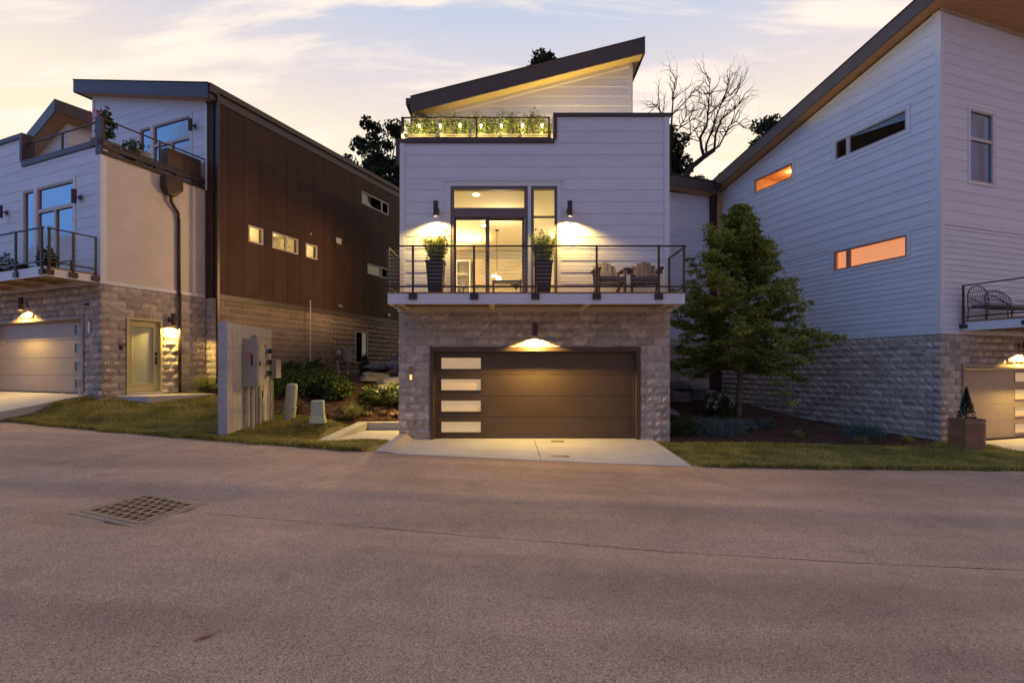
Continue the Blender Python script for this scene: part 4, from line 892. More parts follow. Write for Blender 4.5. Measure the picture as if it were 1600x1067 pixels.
pw = LW_(Fs_, 2.35, 7.79, -.30); t = plant_box('tall brown slatted planter at the rear end of the left roof terrace rail', pw.x, pw.y, 7.79, .36, 1.05, .62, rzL, mat('terrace_slat', (.12, .075, .05), .6, .15, 4), slats=8)
pw = LW_(Fs_, 1.25, 7.6, -.55); t = plant_box('grey square planter beside the left terrace glass doors', pw.x, pw.y, 7.6, .45, .45, .5, rzL, M_GREY); foliage(t, (0, 0, .62), .24, 260, .035, M_SHRUB)
pw = LW_(Fs_, .85, 7.62, -.25); t = thing('potted_shrub', 'dark rounded potted shrub on the left terrace edge', 'potted plant', pw, 0); MB().lathe([(.12, 0), (.17, .2)], (0, 0, 0), 14).build('pot', M_TERRA, t); foliage(t, (0, 0, .32), .24, 500, .035, M_SHRUB)
pw = LW_(Fs_, .22, 7.70, -.22); t = thing('flowering_vine', 'tall pink flowering plant at the front corner of the left terrace', 'potted plant', pw, rzL); MB().box(-.16, .16, -.28, .28, 0, .22).build('pot', M_CERAM, t); foliage(t, (0, 0, .62), .22, 620, .045, M_SHRUB, shape=(1, 1, 2.0)); foliage(t, (-.12, -.10, .80), .25, 90, .04, M_PINK, 'flowers')
def ball_plant(label, pos, r, group=None, m=M_SHRUB, n=700):
    t = thing('potted_shrub', label, 'potted plant', pos, 0, group); MB().lathe([(r*.5, 0), (r*.72, r*.7), (r*.66, r*.7), (r*.62, r*.6)], (0, 0, 0), 14).build('pot', M_TERRA, t); foliage(t, (0, 0, r*1.25), r*.85, n, .035, m); return t
ball_plant('round dark shrub at the right end of the lower left balcony', LW_(Ff, -.95, 4.265, .75), .28)
ball_plant('dark bushy plant on the lower left balcony behind the front rail', LW_(Ff, -3.75, 4.265, .45), .36)
ball_plant('small dark plant in front of the lower left side window', LW_(Ff, -2.9, 4.265, .40), .2)

# ------------------------------------------------------------------ RIGHT HOUSE
ZR = -.36
hr = thing('townhouse', 'grey blue lap sided house rising at the right with orange lit slit windows', 'house', (CR[0], CR[1], ZR), math.atan2(.3148, .9492)); bpy.context.view_layer.update()
Gf = Fr((0, 0, 0), (1, 0, 0), (0, -1, 0), ZR); Gl = Fr((0, 0, 0), (0, 1, 0), (-1, 0, 0), ZR)
WA = (.87, 3.16, 8.72, 9.36); WB = (.87, 3.20, 5.02, 5.67); WC = (4.86, 6.67, 8.77, 9.32); WF = (1.21, 2.24, 7.06, 9.12); GR = (.86, 5.9, -.9, 1.86)
top_r = (12.03, -.262)
wallslab(hr, Gf, 0, 7, -.9, 2.70, [(GR[0], GR[1], -.9, GR[3])], .24); wallslab(hr, Gf, 0, 7, 2.70, 11.68, [WF], .2, M_TRIM)
wallslab(hr, Gl, .24, 8.6, -.9, 2.70, [], .2); wallslab(hr, Gl, .2, 8.6, 2.70, 11, [WA, WB, WC], .2, M_TRIM, top=(top_r[0]-.35, top_r[1]))
M_BLOCK2 = M_BLOCK
place_blocks(hr, [(Gl, block_rects(-.03, 8.6, -.55, 2.70)), (Gf, block_rects(-.03, 7, -.55, 2.70, [GR], off=1))], M_BLOCK2)
MB().fbox(Gl, -.05, 8.6, 2.702, 2.82, -.02, .05).build('ledger_trim', M_TRIM, hr); MB().fbox(Gf, -.02, 7, 2.702, 2.82, -.02, .048).build('ledger_trim', M_TRIM, hr)
def grown(w_, q=.11): return (w_[0]-q, w_[1]+q, w_[2]-q, w_[3]+q)
boards(hr, Gl, .12, 8.5, 2.83, 5.72, .165, [grown(WB)], th=.014); MB().fbox(Gl, .12, 8.5, 5.74, 5.85, 0, .026).build('belt_trim', M_TRIM, hr)
boards(hr, Gl, .12, 8.5, 5.86, 11.7, .292, [grown(WA), grown(WC)], top=(top_r[0]-.50, top_r[1]), joint=True, th=.015)
MB().fprism(Gl, [(.0, top_r[0]-.50), (8.5, top_r[0]-.50+8.5*top_r[1]), (8.5, top_r[0]-.36+8.5*top_r[1]), (.0, top_r[0]-.36)], .0005, .034).build('rake_trim', M_TRIM, hr)
boards(hr, Gf, .12, 6.9, 2.83, 5.72, .165, [], th=.014); MB().fbox(Gf, .12, 6.9, 5.74, 5.85, 0, .026).build('belt_trim', M_TRIM, hr); boards(hr, Gf, .12, 6.9, 5.86, 11.62, .292, [grown(WF)])
MB().fbox(Gl, -.03, .115, 2.83, 11.6, 0, .032).build('corner_trim', M_TRIM, hr); MB().fbox(Gf, .0, .115, 2.83, 11.6, .001, .034).build('corner_trim', M_TRIM, hr); MB().fbox(Gf, .0, 6.9, 11.62, 11.76, 0, .04).build('frieze_trim', mat('pine_trim', (.5, .38, .26), .6), hr)
window(hr, Gl, *WA, muls=((2.70, .13),), fm=M_WPALE, gm=M_GLASSD, trim=.09); room(hr, Gl, *WA, 1.2, mat('dim_brown_room', (.16, .08, .045), .8), -.2)
M_OFR = mat('reddish_window_frame', (.40, .22, .17), .5)
window(hr, Gl, *WB, muls=((2.70, .13),), fm=M_OFR, gm=M_GLASS, trim=.09); MB().fbox(Gl, WB[0]-.05, WB[1]+.05, WB[2]-.05, WB[3]+.05, -.24, -.21).build('lit_blind', M_ORPANE, hr)
window(hr, Gl, *WC, fm=M_OFR, gm=M_GLASS, trim=.09); room(hr, Gl, *WC, 1.3, M_ROOMO, -.2, energy=17, col=(1, .52, .2))
window(hr, Gf, *WF, hm=((8.30, .09),), fm=M_WPALE, gm=glassmat('blue_glass', (.72, .84, .98), .05), trim=.06); room(hr, Gf, *WF, .9, mat('blue_dim_room', (.10, .15, .30), .8, .05, 1), -.2)
for a_, b_ in ((WF[0]+.04, WF[0]+.34), (WF[1]-.52, WF[1]-.10)):
    cu = MB(); n_ = 9
    for k in range(n_):
        u0_ = a_+(b_-a_)*k/n_; u1_ = a_+(b_-a_)*(k+1)/n_; d0_, d1_ = (-.30, -.35) if k % 2 else (-.35, -.30)
        cu.quad(Gf(u0_, WF[2]-.1, d0_), Gf(u1_, WF[2]-.1, d1_), Gf(u1_, WF[3]+.1, d1_), Gf(u0_, WF[3]+.1, d0_))
    cu.build('curtain', M_CURT, hr)
# roof: slopes down to the rear along the left wall
rf = MB(); ta = lambda u: top_r[0]+.11+top_r[1]*u
rf.fprism(Gl, [(-1.05, ta(-1.05)), (9.0, ta(9.0)), (9.0, ta(9.0)-.10), (-1.05, ta(-1.05)-.10)], .44, -7.4); rf.build('roof', M_ROOF, hr)
MB().fprism(Gl, [(-1.06, ta(-1.06)), (9.0, ta(9.0)), (9.0, ta(9.0)-.44), (-1.06, ta(-1.06)-.44)], .442, .48).build('fascia', M_FASC, hr)
MB().fprism(Gl, [(-1.08, ta(-1.08)+.03), (9.0, ta(9)+.03), (9.0, ta(9)+.002), (-1.08, ta(-1.08)+.002)], .50, -7.4).build('drip_edge', M_ROOF, hr)
for k in range(3): MB().fprism(Gl, [(-1.02, ta(-1.02)-.40+.0), (9.0, ta(9)-.40), (9.0, ta(9)-.42), (-1.02, ta(-1.02)-.42)], .44-.145*k-.003, .44-.145*(k+1)).build('soffit_board', M_WOOD, hr)
for k in range(7): a_ = -1.02+.145*k; MB().fprism(Gl, [(a_+.003, ta(a_)-.40), (a_+.145, ta(a_+.145)-.40), (a_+.145, ta(a_+.145)-.42), (a_+.003, ta(a_)-.42)], .0, -7.3).build('soffit_board', M_WOOD, hr)
MB().fbox(Gf, -.44, 7.4, ta(-1.06)-.44, ta(-1.06)-.005, 1.04, 1.08).build('fascia', M_FASC, hr)
garage(hr, Gf, .86, 5.9, -.35, 1.86, M_GTAN, MATS['tan_frame'], False, (3.64, 4.6), rec=.2, pane_m=M_GGL)
# rear wing with brown corner bay
wing = Fr((0, 8.6, 0), (1, 0, 0), (0, -1, 0), ZR)
wallslab(hr, wing, -5.0, -.62, -.5, 9.2, [], .2, M_TRIM); boards(hr, wing, -5.0, -.62, 3.0, 9.2, .292)
MB().fprism(wing, [(-5.0, 9.86), (-.6, 9.72), (-.6, 9.20), (-5.0, 9.34)], .42, .46).build('fascia', M_FASC, hr); MB().fprism(wing, [(-5.0, 9.87), (-.6, 9.73), (-.6, 9.63), (-5.0, 9.77)], .47, -4).build('roof', M_ROOF, hr); MB().fprism(wing, [(-5.0, 9.36), (-.6, 9.22), (-.6, 9.20), (-5.0, 9.34)], .419, 0).build('soffit', M_WOOD, hr)
MB().fbox(wing, -.62, -.05, -.5, 9.5, -.2, .10).build('brown_bay', M_BROWN, hr); MB().fbox(wing, -.30, -.05, 2.8, 9.45, .10, .14).build('wood_panel', M_WOOD, hr)
gt = MB(); gt.fbox(wing, -.75, -.48, 9.42, 9.60, .12, .60); gt.path([wing(-.70, 9.42, .35), wing(-.66, 9.0, .30), wing(-.60, 8.75, .16)], .04); gt.build('gutter', M_METAL, hr)
place_wing = block_rects(-5.0, -.62, .2, 3.0)
for i, r in enumerate(place_wing[:70]):
    pass
sv = MB()
for r in place_wing: sv.fbox(wing, r[0]+.005, r[1]-.005, r[2]+.005, r[3]-.005, 0, random.uniform(.02, .04))
sv.build('block_courses', M_BLOCK, hr, kind='stuff')
# right balcony
rzR = hr.rotation_euler.z
def RW_(F, u, z, d=0): return Matrix.Rotation(rzR, 3, 'Z')@F(u, z, d)+hr.location
br = MB().box(.815, 7, -1.5, -.06, 3.03-ZR, 3.08-ZR).build('balcony', M_DECKW, hr)
fa = MB(); fa.box(.80, .835, -1.5, -.06, 2.80-ZR, 3.028-ZR); fa.box(.836, 7, -1.54, -1.502, 2.80-ZR, 3.06-ZR); fa.build('deck_fascia', M_TRIM, br)
for x in (1.3, 2.0, 2.7, 3.4): MB().box(x-.03, x+.03, -1.49, -.07, 2.83-ZR, 3.028-ZR).build('joist', MATS['joist_wood'], br)
Gs = Fr((.80, 0, 0), (0, 1, 0), (-1, 0, 0), ZR); railing(Gs, -1.5, -.08, 4.07, 3.16, (-.10, -1.48), br, 8, bracket=(2.95, 2.87), d=.02)
Gs2 = Fr((0, -1.54, 0), (1, 0, 0), (0, -1, 0), ZR); railing(Gs2, .80, 7, 4.07, 3.16, (2.2, 3.6, 5.0), br, 8, bracket=(2.95, 2.87), d=.02)
def wicker(label, pos, rz, w_=.62, group='wicker balcony seats', table=False):
    t = thing('wicker_chair', label, 'chair', pos, rz, group); m = M_CHAIRD
    fr = MB(); fr.path([(-w_/2, -.30, 0), (-w_/2, -.28, .42), (-w_/2, .10, .60), (-w_/2, .25, .62)], .014, 6); fr.build('arm_frame', m, t); fr = MB(); fr.path([(w_/2, -.30, 0), (w_/2, -.28, .42), (w_/2, .10, .60), (w_/2, .25, .62)], .014, 6); fr.build('arm_frame', m, t)
    for sx in (-1, 1): MB().tube((sx*w_/2, .28, .38), (sx*w_/2*.92, .34, 0), .014).build('leg', m, t)
    MB().box(-w_/2, w_/2, -.28, .28, .34, .37).build('seat', m, t); MB().box(-w_/2+.03, w_/2-.03, -.27, .24, .372, .45).build('cushion', mat('grey_cushion', (.36, .36, .38), .9), t, bevel=.02)
    n = 13; bk = MB(); arc = []
    for k in range(n):
        a = math.pi*k/(n-1); x = -math.cos(a)*w_/2; z = .40+.52*math.sin(a)**.6; arc.append((x, .30+.10*math.sin(a), z))
    bk.path(arc, .014, 6)
    for k in range(1, n-1): bk.tube((arc[k][0]*.7, .26, .38), arc[k], .005, None, 5)
    for zz in (.52, .64, .76): bk.tube((-w_/2*.9, .31, zz), (w_/2*.9, .31, zz), .006, None, 5)
    bk.build('backrest', m, t); return t
p = RW_(Gf, 1.18, 3.085, .45); wicker('high backed wicker chair at the end of the right balcony', p, rzR+R(80), .55)
p = RW_(Gf, 2.30, 3.085, .42); wicker('wide wicker settee behind the high backed chair on the right balcony', p, rzR+R(0), 1.2)
sconce(RW_(Gf, 3.38, 2.2, .034), rzR, 'dark cylinder lamp on the stone above the right tan garage door', energy=420)
# slatted cedar planter with small spruce, right house corner
px_, py_ = (1510-800)/790*12.95, 12.95
t = plant_box('square cedar slatted planter holding the small conifer by the right garage', px_, py_, h1(px_, py_)-.02, .52, .52, .80, R(0), M_CEDAR, slats=13)
t = thing('potted_conifer', 'small dark conifer in the square cedar planter', 'conifer', (px_, py_, h1(px_, py_)+.72)); MB().tube((0, 0, 0), (0, 0, .7), .02, .006).build('trunk', M_BARK, t)
n = 1500; hh = rng.random(n)**.8; th = rng.random(n)*6.28; rr = .22*(1-hh)*(.5+.5*rng.random(n)); V, F = leaves(np.c_[np.cos(th)*rr, np.sin(th)*rr, .05+hh*.78], .035, aspect=.3); npmesh('crown', V, F, mat('conifer_needles', (.022, .040, .022), .8, rand=.3), t, 'stuff')

# ------------------------------------------------------------------ house behind, far left
hb = thing('townhouse', 'distant house with pointed dark roof seen over the left terrace rail', 'house', (-20.08, 22.8, 1.3), R(-30)); ZB = 1.3
Ba = Fr((0, 0, 0), (1, 0, 0), (0, -1, 0), ZB); Bb = Fr((0, 0, 0), (0, 1, 0), (1, 0, 0), ZB)
tb_ = (12.85, .25)
wallslab(hb, Ba, -6.5, 0, 1.3, 12, [], .2, M_TRIM, top=tb_); wallslab(hb, Bb, .2, 7, 1.3, 12.85, [], .2, M_TRIM)
boards(hb, Ba, -6.4, -.02, 7.0, 13, .29, top=(tb_[0]-.02, .25)); boards(hb, Bb, .02, 7, 7.0, 12.8, .29)
tq = lambda u: 13.33+.25*u
MB().fprism(Ba, [(-7, tq(-7)), (.55, tq(.55)), (.55, tq(.55)-.1), (-7, tq(-7)-.1)], .58, -8).build('roof', M_ROOF, hb); MB().fprism(Ba, [(-7, tq(-7)-.002), (.55, tq(.55)-.002), (.55, tq(.55)-.56), (-7, tq(-7)-.56)], .581, .62).build('fascia', M_FASC, hb)
MB().fprism(Ba, [(-7, tq(-7)-.50), (.50, tq(.5)-.50), (.50, tq(.5)-.53), (-7, tq(-7)-.53)], .578, -8).build('soffit', M_WOOD, hb); MB().fbox(Fr((.55, 0, 0), (0, 1, 0), (1, 0, 0), ZB), -.62, 8, 12.92, 13.47, 0, .04).build('eave_fascia', M_FASC, hb)

# ------------------------------------------------------------------ utility wall and meters
zu = .30; UX = -6.14
uw = thing('block_wall', 'short freestanding grey block wall carrying the electric meters', 'wall', (UX, 10.9, zu))
MB().box(-.19, -.006, .006, 2.0, -.4, 2.44).build('wall_core', M_MORT, uw)
bm = {}
for k in range(13):
    z0 = -.2032+k*.2032
    for (a, b, ax) in [(0, .20, 'e')]:
        MB().box(-.197, -.0, 0, .2, z0+.006, z0+.1972).build('stone_block', M_SMOOTHB, uw)
    u = .204+(.2 if k % 2 else 0)
    if k % 2: MB().box(-.197, 0, .204, .400, z0+.006, z0+.1972).build('stone_block', M_SMOOTHB, uw)
    while u < 2.0:
        e = min(u+.393, 2.02); MB().box(-.197, -.0, u+.007, e, z0+.006, z0+.1972).build('stone_block', M_SMOOTHB, uw); u += .4
def upx(px): return 10.9*(1/((px-809)/(355-809)))-10.9   # along-wall position
M_WB0 = mat('notice_yellow', (.55, .48, .25), .6)
mt = thing('meter_cabinet', 'grey electrical cabinet with three glass meters on the block wall', 'electric meter', (UX, 10.9, zu))
MB().box(.002, .34, .62, .98, 1.02, 2.12).build('cabinet', M_GREY, mt, bevel=.008)
MB().box(.341, .352, .66, .95, 1.05, 2.09).build('cabinet_door', mat('pale_grey_steel', (.40, .38, .35), .5), mt)
MB().box(.10, .24, .609, .619, 1.62, 1.82).build('warning_label', mat('orange_label', (.42, .24, .16), .7), mt); MB().box(.20, .235, .60, .618, 1.50, 1.76).build('latch', M_BLACK, mt)
MB().box(.002, .13, .985, 1.62, 1.06, 2.22).build('meter_panel', M_GREY, mt, bevel=.006)
MB().box(.353, .372, .68, .71, 1.50, 1.60).build('padlock', M_BLACK, mt); MB().box(.353, .357, .76, .88, 1.86, 1.98).build('notice_plate', M_WB0, mt)
for z in (1.2, 1.9): MB().tube((.352, .945, z), (.352, .945, z+.09), .012, None, 8).build('hinge', M_METAL, mt)
for z in (1.30, 1.70): MB().box(.131, .138, 1.0, 1.60, z, z+.008).build('panel_seam', M_BLACK, mt)
for k in range(3):
    z = 1.86-k*.27; mm = MB(); mm.tube((.131, 1.40, z), (.20, 1.40, z), .085, .085, 18); o = mm.build('meter_ring', M_PVC, mt); MB().tube((.201, 1.40, z), (.27, 1.40, z), .072, .060, 18).build('meter_glass', glassmat('meter_glass', (.35, .35, .35), .25), o); MB().tube((.202, 1.40, z), (.215, 1.40, z), .06, None, 18).build('meter_dial', mat('dial_grey', (.12, .12, .11), .5), o)
MB().box(.01, .22, 1.80, 2.06, 1.20, 1.66).build('side_box', M_GREY, mt, bevel=.006); MB().box(.002, .08, 1.3, 1.42, .72, .92).build('ground_box', M_BLACK, mt)
for (y, r, x, z1) in ((.70, .018, .08, 1.02), (.82, .05, .12, 1.02), (1.02, .014, .06, 1.06), (1.10, .022, .07, 1.06), (1.2, .05, .10, 1.06), (1.86, .02, .05, 1.2), (1.96, .02, .05, 1.2)):
    mm = MB(); mm.tube((x, y, -.1), (x, y, z1), r, None, 10); mm.tube((x, y, .42), (x, y, .47), r*1.2, None, 10); mm.build('conduit', M_PVC, mt, smooth=False)
# pedestals
x, y = -5.62, 12.75; t = thing('cable_pedestal', 'tall leaning round grey utility pedestal in the lawn', 'utility pedestal', (x, y, h1(x, y)-.02)); t.rotation_euler = (0, R(5), 0)
MB().lathe([(.145, 0), (.15, .30), (.155, .31), (.155, .34), (.14, .35), (.135, .86), (.12, .91), (.04, .925)], (0, 0, 0), 20).build('pedestal_body', M_PED, t, smooth=False); MB().box(-.03, .03, -.155, -.135, .35, .85).build('pedestal_rib', M_PED, t)
x, y = -4.82, 12.55; t = thing('cable_pedestal', 'short square pale green utility pedestal in the lawn', 'utility pedestal', (x, y, h1(x, y)-.02), R(12))
def frust(mb, w0, d0, z0, w1, d1, z1): mb.hexa([(-w0, -d0, z0), (w0, -d0, z0), (w0, d0, z0), (-w0, d0, z0), (-w1, -d1, z1), (w1, -d1, z1), (w1, d1, z1), (-w1, d1, z1)])
mm = MB(); frust(mm, .20, .16, 0, .16, .13, .20); mm.build('pedestal_base', M_PED, t, bevel=.012); mm = MB(); frust(mm, .155, .125, .201, .145, .115, .52); mm.build('pedestal_body', M_PED, t, bevel=.014); mm = MB(); frust(mm, .158, .128, .521, .13, .10, .565); mm.build('pedestal_cap', M_PED, t, bevel=.012)

# fittings on the brown wall
def wb(label, name, cat, u, z, w_, h_, d_, m, extra=None):
    t = thing(name, label, cat, LW_(Fbw, u, z, .04), rzL+R(90)); MB().box(-w_/2, w_/2, -d_, 0, -h_/2, h_/2).build('box_body', m, t, bevel=.006); MB().box(-w_/2+.02, w_/2-.02, -d_-.006, -d_-.0005, -h_/2+.02, h_/2-.02).build('box_cover', m, t); return t
M_WB = mat('white_plastic', (.62, .60, .56), .5)
wb('white square vent on the brown panels right of the lit windows', 'wall_vent', 'vent', 8.30, 7.02, .30, .24, .05, M_WB)
wb('small pale box low on the far end of the brown panels', 'wall_vent', 'vent', 11.7, 4.30, .16, .16, .06, M_WB)
t = wb('grey meter box on the stone base below the brown panels', 'utility_box', 'utility box', 8.80, 2.30, .42, .55, .14, M_GREY); MB().tube((0, -.07, -.28), (0, -.07, -1.1), .03).build('conduit', M_PVC, t)
wb('small cream box left of the grey meter box on the stone base', 'utility_box', 'utility box', 8.29, 2.42, .18, .20, .08, mat('cream_plastic', (.6, .52, .4), .5))
t = thing('drain_pipe', 'fat pale pipe leaning on the stone base under the cream box', 'pipe', LW_(Fbw, 8.25, 1.2, .12), 0); MB().tube((0, 0, 0), (-.05, 0, .80), .05, None, 12).build('pipe_body', M_PVC, t); MB().tube((-.05, 0, .8), (-.055, 0, .86), .058, None, 12).build('pipe_collar', M_PVC, t)
t = thing('vent_elbow', 'white elbow pipe poking out of the brown panels near their base', 'pipe', LW_(Fbw, 8.38, 4.35, .03), rzL+R(90)); MB().path([(0, 0, 0), (0, -.10, 0), (0, -.14, -.06)], .035, 10).build('pipe_body', M_WB, t); MB().tube((0, -.004, 0), (0, -.02, 0), .055, None, 14).build('flange', M_WB, t)
t = thing('wall_vent', 'tiny round white vent high between the lit windows and the square vent', 'vent', LW_(Fbw, 6.80, 6.95, .03), rzL+R(90)); MB().tube((0, 0, 0), (0, -.03, 0), .04, None, 12).build('cap', M_WB, t); MB().tube((0, -.03, 0), (0, -.05, 0), .025, None, 12).build('nozzle', M_WB, t)
pp = LW_(Fbw, 6.57, 1.3, .25); t = thing('thin_pole', 'thin pale vertical pole standing before the stone base', 'pole', (pp.x, pp.y, 1.25)); MB().tube((0, 0, 0), (0, 0, 3.05), .024, .022, 8).build('rod', M_WB, t); MB().tube((0, 0, 3.05), (0, 0, 3.10), .03, .02, 8).build('pole_cap', M_WB, t); MB().tube((0, 0, .25), (0, 0, .31), .028, None, 8).build('clamp', M_GREY, t)
x, y = Lp(-.30, -.35); t = thing('yard_sign', 'tiny oval security sign on a stake at the corner of the tan garage', 'sign', (x, y, .84), R(-20)); MB().tube((0, 0, 0), (0, 0, .26), .008).build('stake', M_WB, t); mb = MB(); mb.prism([(.055*math.cos(k/14*6.283), -.004, .30+.12*math.sin(k/14*6.283)) for k in range(14)], [(.055*math.cos(k/14*6.283), .004, .30+.12*math.sin(k/14*6.283)) for k in range(14)]); mb.build('sign_face', mat('pink_white_sign', (.6, .46, .42), .5), t)

# ------------------------------------------------------------------ balcony things (centre)
def tall_planter(label, x, tex):
    t = thing('potted_shrub', label, 'potted plant', (x, 11.93, 3.436), 0, 'tall tapered planters on the centre balcony')
    mb = MB(); frust(mb, .15, .15, 0, .205, .205, .78); mb.build('planter', M_TERRA, t, bevel=.008); mb = MB(); frust(mb, .222, .222, .781, .222, .222, .82); mb.build('planter_rim', M_TERRA, t)
    sprigs(t, (0, 0, .80), 80, .70, .38, M_OLIVE, .036, 20, 'foliage'); foliage(t, (0, 0, 1.08), .24, 500, .032, M_OLIVE, 'inner_foliage'); return t
tall_planter('bushy shrub in tall dark planter left of the centre sliding door', -1.80, 0); tall_planter('bushy shrub in tall dark planter before the tall side window', .74, 0)
def adirondack(label, x, rz, m):
    t = thing('adirondack_chair', label, 'chair', (x, 11.78, 3.434), rz, 'slatted chairs on the centre balcony')
    for i in range(5):
        u = -.22+.11*i; hgt = .88-.035*abs(i-2)**1.6; mb = MB(); y0, y1 = .14, .42
        mb.hexa([(u-.048, y0, .30), (u+.048, y0, .30), (u+.048, y0+.02, .30), (u-.048, y0+.02, .30), (u-.052, y1, hgt), (u+.052, y1, hgt), (u+.052, y1+.02, hgt), (u-.052, y1+.02, hgt)]); mb.build('back_slat', m, t)
    for k in range(4): mb = MB(); yy = -.34+.12*k; z = .38-.035*k; mb.box(-.27, .27, yy, yy+.105, z-.012, z+.01); mb.build('seat_slat', M_CHAIRD, t)
    MB().box(-.27, .27, -.365, -.343, .26, .385).build('front_apron', M_CHAIRD, t)
    for sx in (-1, 1):
        MB().box(sx*.33-.07, sx*.33+.07, -.40, .30, .555, .58).build('armrest', M_CHAIRD, t); MB().box(sx*.30-.02, sx*.30+.02, -.34, -.25, 0, .553).build('leg', M_CHAIRD, t)
        mb = MB(); mb.hexa([(sx*.30-.018, .05, .20), (sx*.30+.018, .05, .20), (sx*.30+.018, .14, .20), (sx*.30-.018, .14, .20), (sx*.30-.018, .22, .553), (sx*.30+.018, .22, .553), (sx*.30+.018, .28, .553), (sx*.30-.018, .28, .553)]); mb.build('arm_support', M_CHAIRD, t)
        mb = MB(); mb.hexa([(sx*.27-.015, -.30, .27), (sx*.27+.015, -.30, .27), (sx*.27+.015, -.30, .36), (sx*.27-.015, -.30, .36), (sx*.27-.015, .46, .0), (sx*.27+.015, .46, .0), (sx*.27+.015, .46, .09), (sx*.27-.015, .46, .09)]); mb.build('side_rail', M_CHAIRD, t)
    return t
adirondack('light weathered slatted chair, nearer the lamp on the centre balcony', 2.25, R(4), M_WEATH); adirondack('browner slatted chair at the right end of the centre balcony', 3.09, R(-12), mat('brown_weathered_wood', (.13, .09, .06), .7, .15, 5, rand=.12))

# roof terrace things (centre)
tx = -2.756; ws = [(.12, .72), (.92, .76), (1.72, .70), (2.48, .44), (2.98, .74)]
nm = ['leftmost terrace planter with thin shrubs and a cone shrub behind', 'terrace planter under the second and third bulbs', 'terrace planter left of the middle rail post', 'narrow terrace planter just right of the middle rail post', 'terrace planter nearest the parapet step']
for i, (u, w_) in enumerate(ws):
    t = plant_box(nm[i], tx+u+w_/2, 12.44+.45, 7.06, w_-.04, .30, .58, 0, M_CERAM, group='planters along the centre roof terrace rail')
    for k in range(5): sprigs(t, (-w_/2+.08+(w_-.16)*k/4, 0, .56), 20, random.choice((.40, .48, .56, .66)), .17, M_TERR, .034, 18, 'foliage')
t = thing('conifer', 'thin cone shaped shrub at the left of the centre roof terrace', 'conifer', (tx+.52, 12.44+.85, 7.06)); MB().tube((0, 0, 0), (0, 0, 1.1), .02, .006).build('trunk', M_BARK, t); n = 900; hh = rng.random(n); th = rng.random(n)*6.28; rr = .13*(1-hh**2)*(.5+.5*rng.random(n)); V, F = leaves(np.c_[np.cos(th)*rr, np.sin(th)*rr, .5+hh*.82], .03, aspect=.3); npmesh('crown', V, F, M_SHRUB, t, 'stuff')
for k, (u, lb) in enumerate(((1.25, 'tall leafy sprig rising over the terrace rail left of its middle post'), (2.32, 'tall leafy sprig rising over the terrace rail right of its middle post'), (3.05, 'low leafy sprig over the right end of the terrace rail'))):
    t = thing('shrub', lb, 'shrub', (tx+u, 12.44+.75, 7.06)); sprigs(t, (0, 0, 0), 16, 1.15 if k < 2 else 1.0, .2, M_SHRUB, .034, 20, 'foliage'); 
t = thing('patio_umbrella', 'folded dark patio umbrella behind the centre terrace planters', 'umbrella', (tx+3.38, 12.44+1.3, 7.06)); MB().tube((0, 0, 0), (0, 0, 1.0), .02).build('pole', M_METAL, t); MB().lathe([(.13, 0), (.15, .1), (.13, .45), (.09, .62), (.02, .68)], (0, 0, .75), 12).build('canopy', mat('dark_canvas', (.10, .07, .045), .9), t)
trc = MB().box(0, .01, .1, .11, 7.37, 7.371)  # (rail parent)
trr = MB().fbox(Fc, .0, 3.76, 7.382, 7.40, -.12, -.08).build('terrace_rail_base', M_METAL, hc)
railing(Fc, .02, 3.70, 7.965, 7.43, (.03, 1.88, 3.67), trr, 3, d=-.10, pw=.02)
railing(FcL, .1, 3.5, 7.965, 7.43, (.12, 1.8, 3.4), trr, 5, d=-.06, pw=.02)
sl_ = thing('string_lights', 'string of warm round bulbs along the centre roof terrace rail', 'string lights', (tx, 12.44, 0))
bx = [(-.03, .35, 7.72), (.06, -.05, 7.47), (.46, .0, 7.74), (.98, 0, 7.74), (1.47, 0, 7.745), (1.99, 0, 7.74), (2.49, 0, 7.745), (3.02, 0, 7.745), (3.50, 0, 7.75)]
mb = MB()
for a, b in zip(bx[:-1], bx[1:]):
    pr = None
    for k in range(7): f = k/6; p = Vector(a).lerp(Vector(b), f)+Vector((0, .08, .06-.05*4*f*(1-f))); 
    mb.path([Vector(a).lerp(Vector(b), k/6)+Vector((0, .07, .07-.18*(k/6)*(1-k/6))) for k in range(7)], .005, 5)
mb.build('cord', M_BLACK, sl_)
for a in bx:
    o = MB().lathe([(.004, -.028), (.016, -.019), (.023, 0), (.018, .018), (.009, .035)], (a[0], a[1]+.07, a[2]), 10).build('bulb', M_SBULB, sl_); MB().tube((a[0], a[1]+.07, a[2]+.035), (a[0], a[1]+.07, a[2]+.07), .014).build('bulb_socket', M_BLACK, sl_)
    lamp(sl_, (a[0], a[1]+.12, a[2]), 15, (1, .84, .30), .03)
tl = thing('terrace_lamp', 'small wall lamp glowing behind the parapet step on the centre terrace', 'wall lamp', (tx+3.72, 12.44+.6, 7.5)); MB().box(.0, .05, -.06, .06, -.1, .1).build('mount_plate', M_METAL, tl); MB().lathe([(.004, -.06), (.035, -.05), (.04, .04), (.01, .06)], (-.05, 0, 0), 10).build('bulb', M_BULB, tl); lamp(tl, (-.15, 0, .05), 110, (1, .72, .32), .06)
tl = thing('terrace_lamp', 'lamp on the upper terrace wall hidden behind the high parapet', 'wall lamp', (tx+4.9, 12.44+3.7, 7.42)); MB().box(-.06, .06, -.05, .0, -.1, .1).build('mount_plate', M_METAL, tl); MB().lathe([(.004, -.06), (.035, -.05), (.04, .04), (.01, .06)], (0, -.09, 0), 10).build('bulb', M_BULB, tl); lamp(tl, (0, -.45, .1), 460, (1, .76, .30), .08)

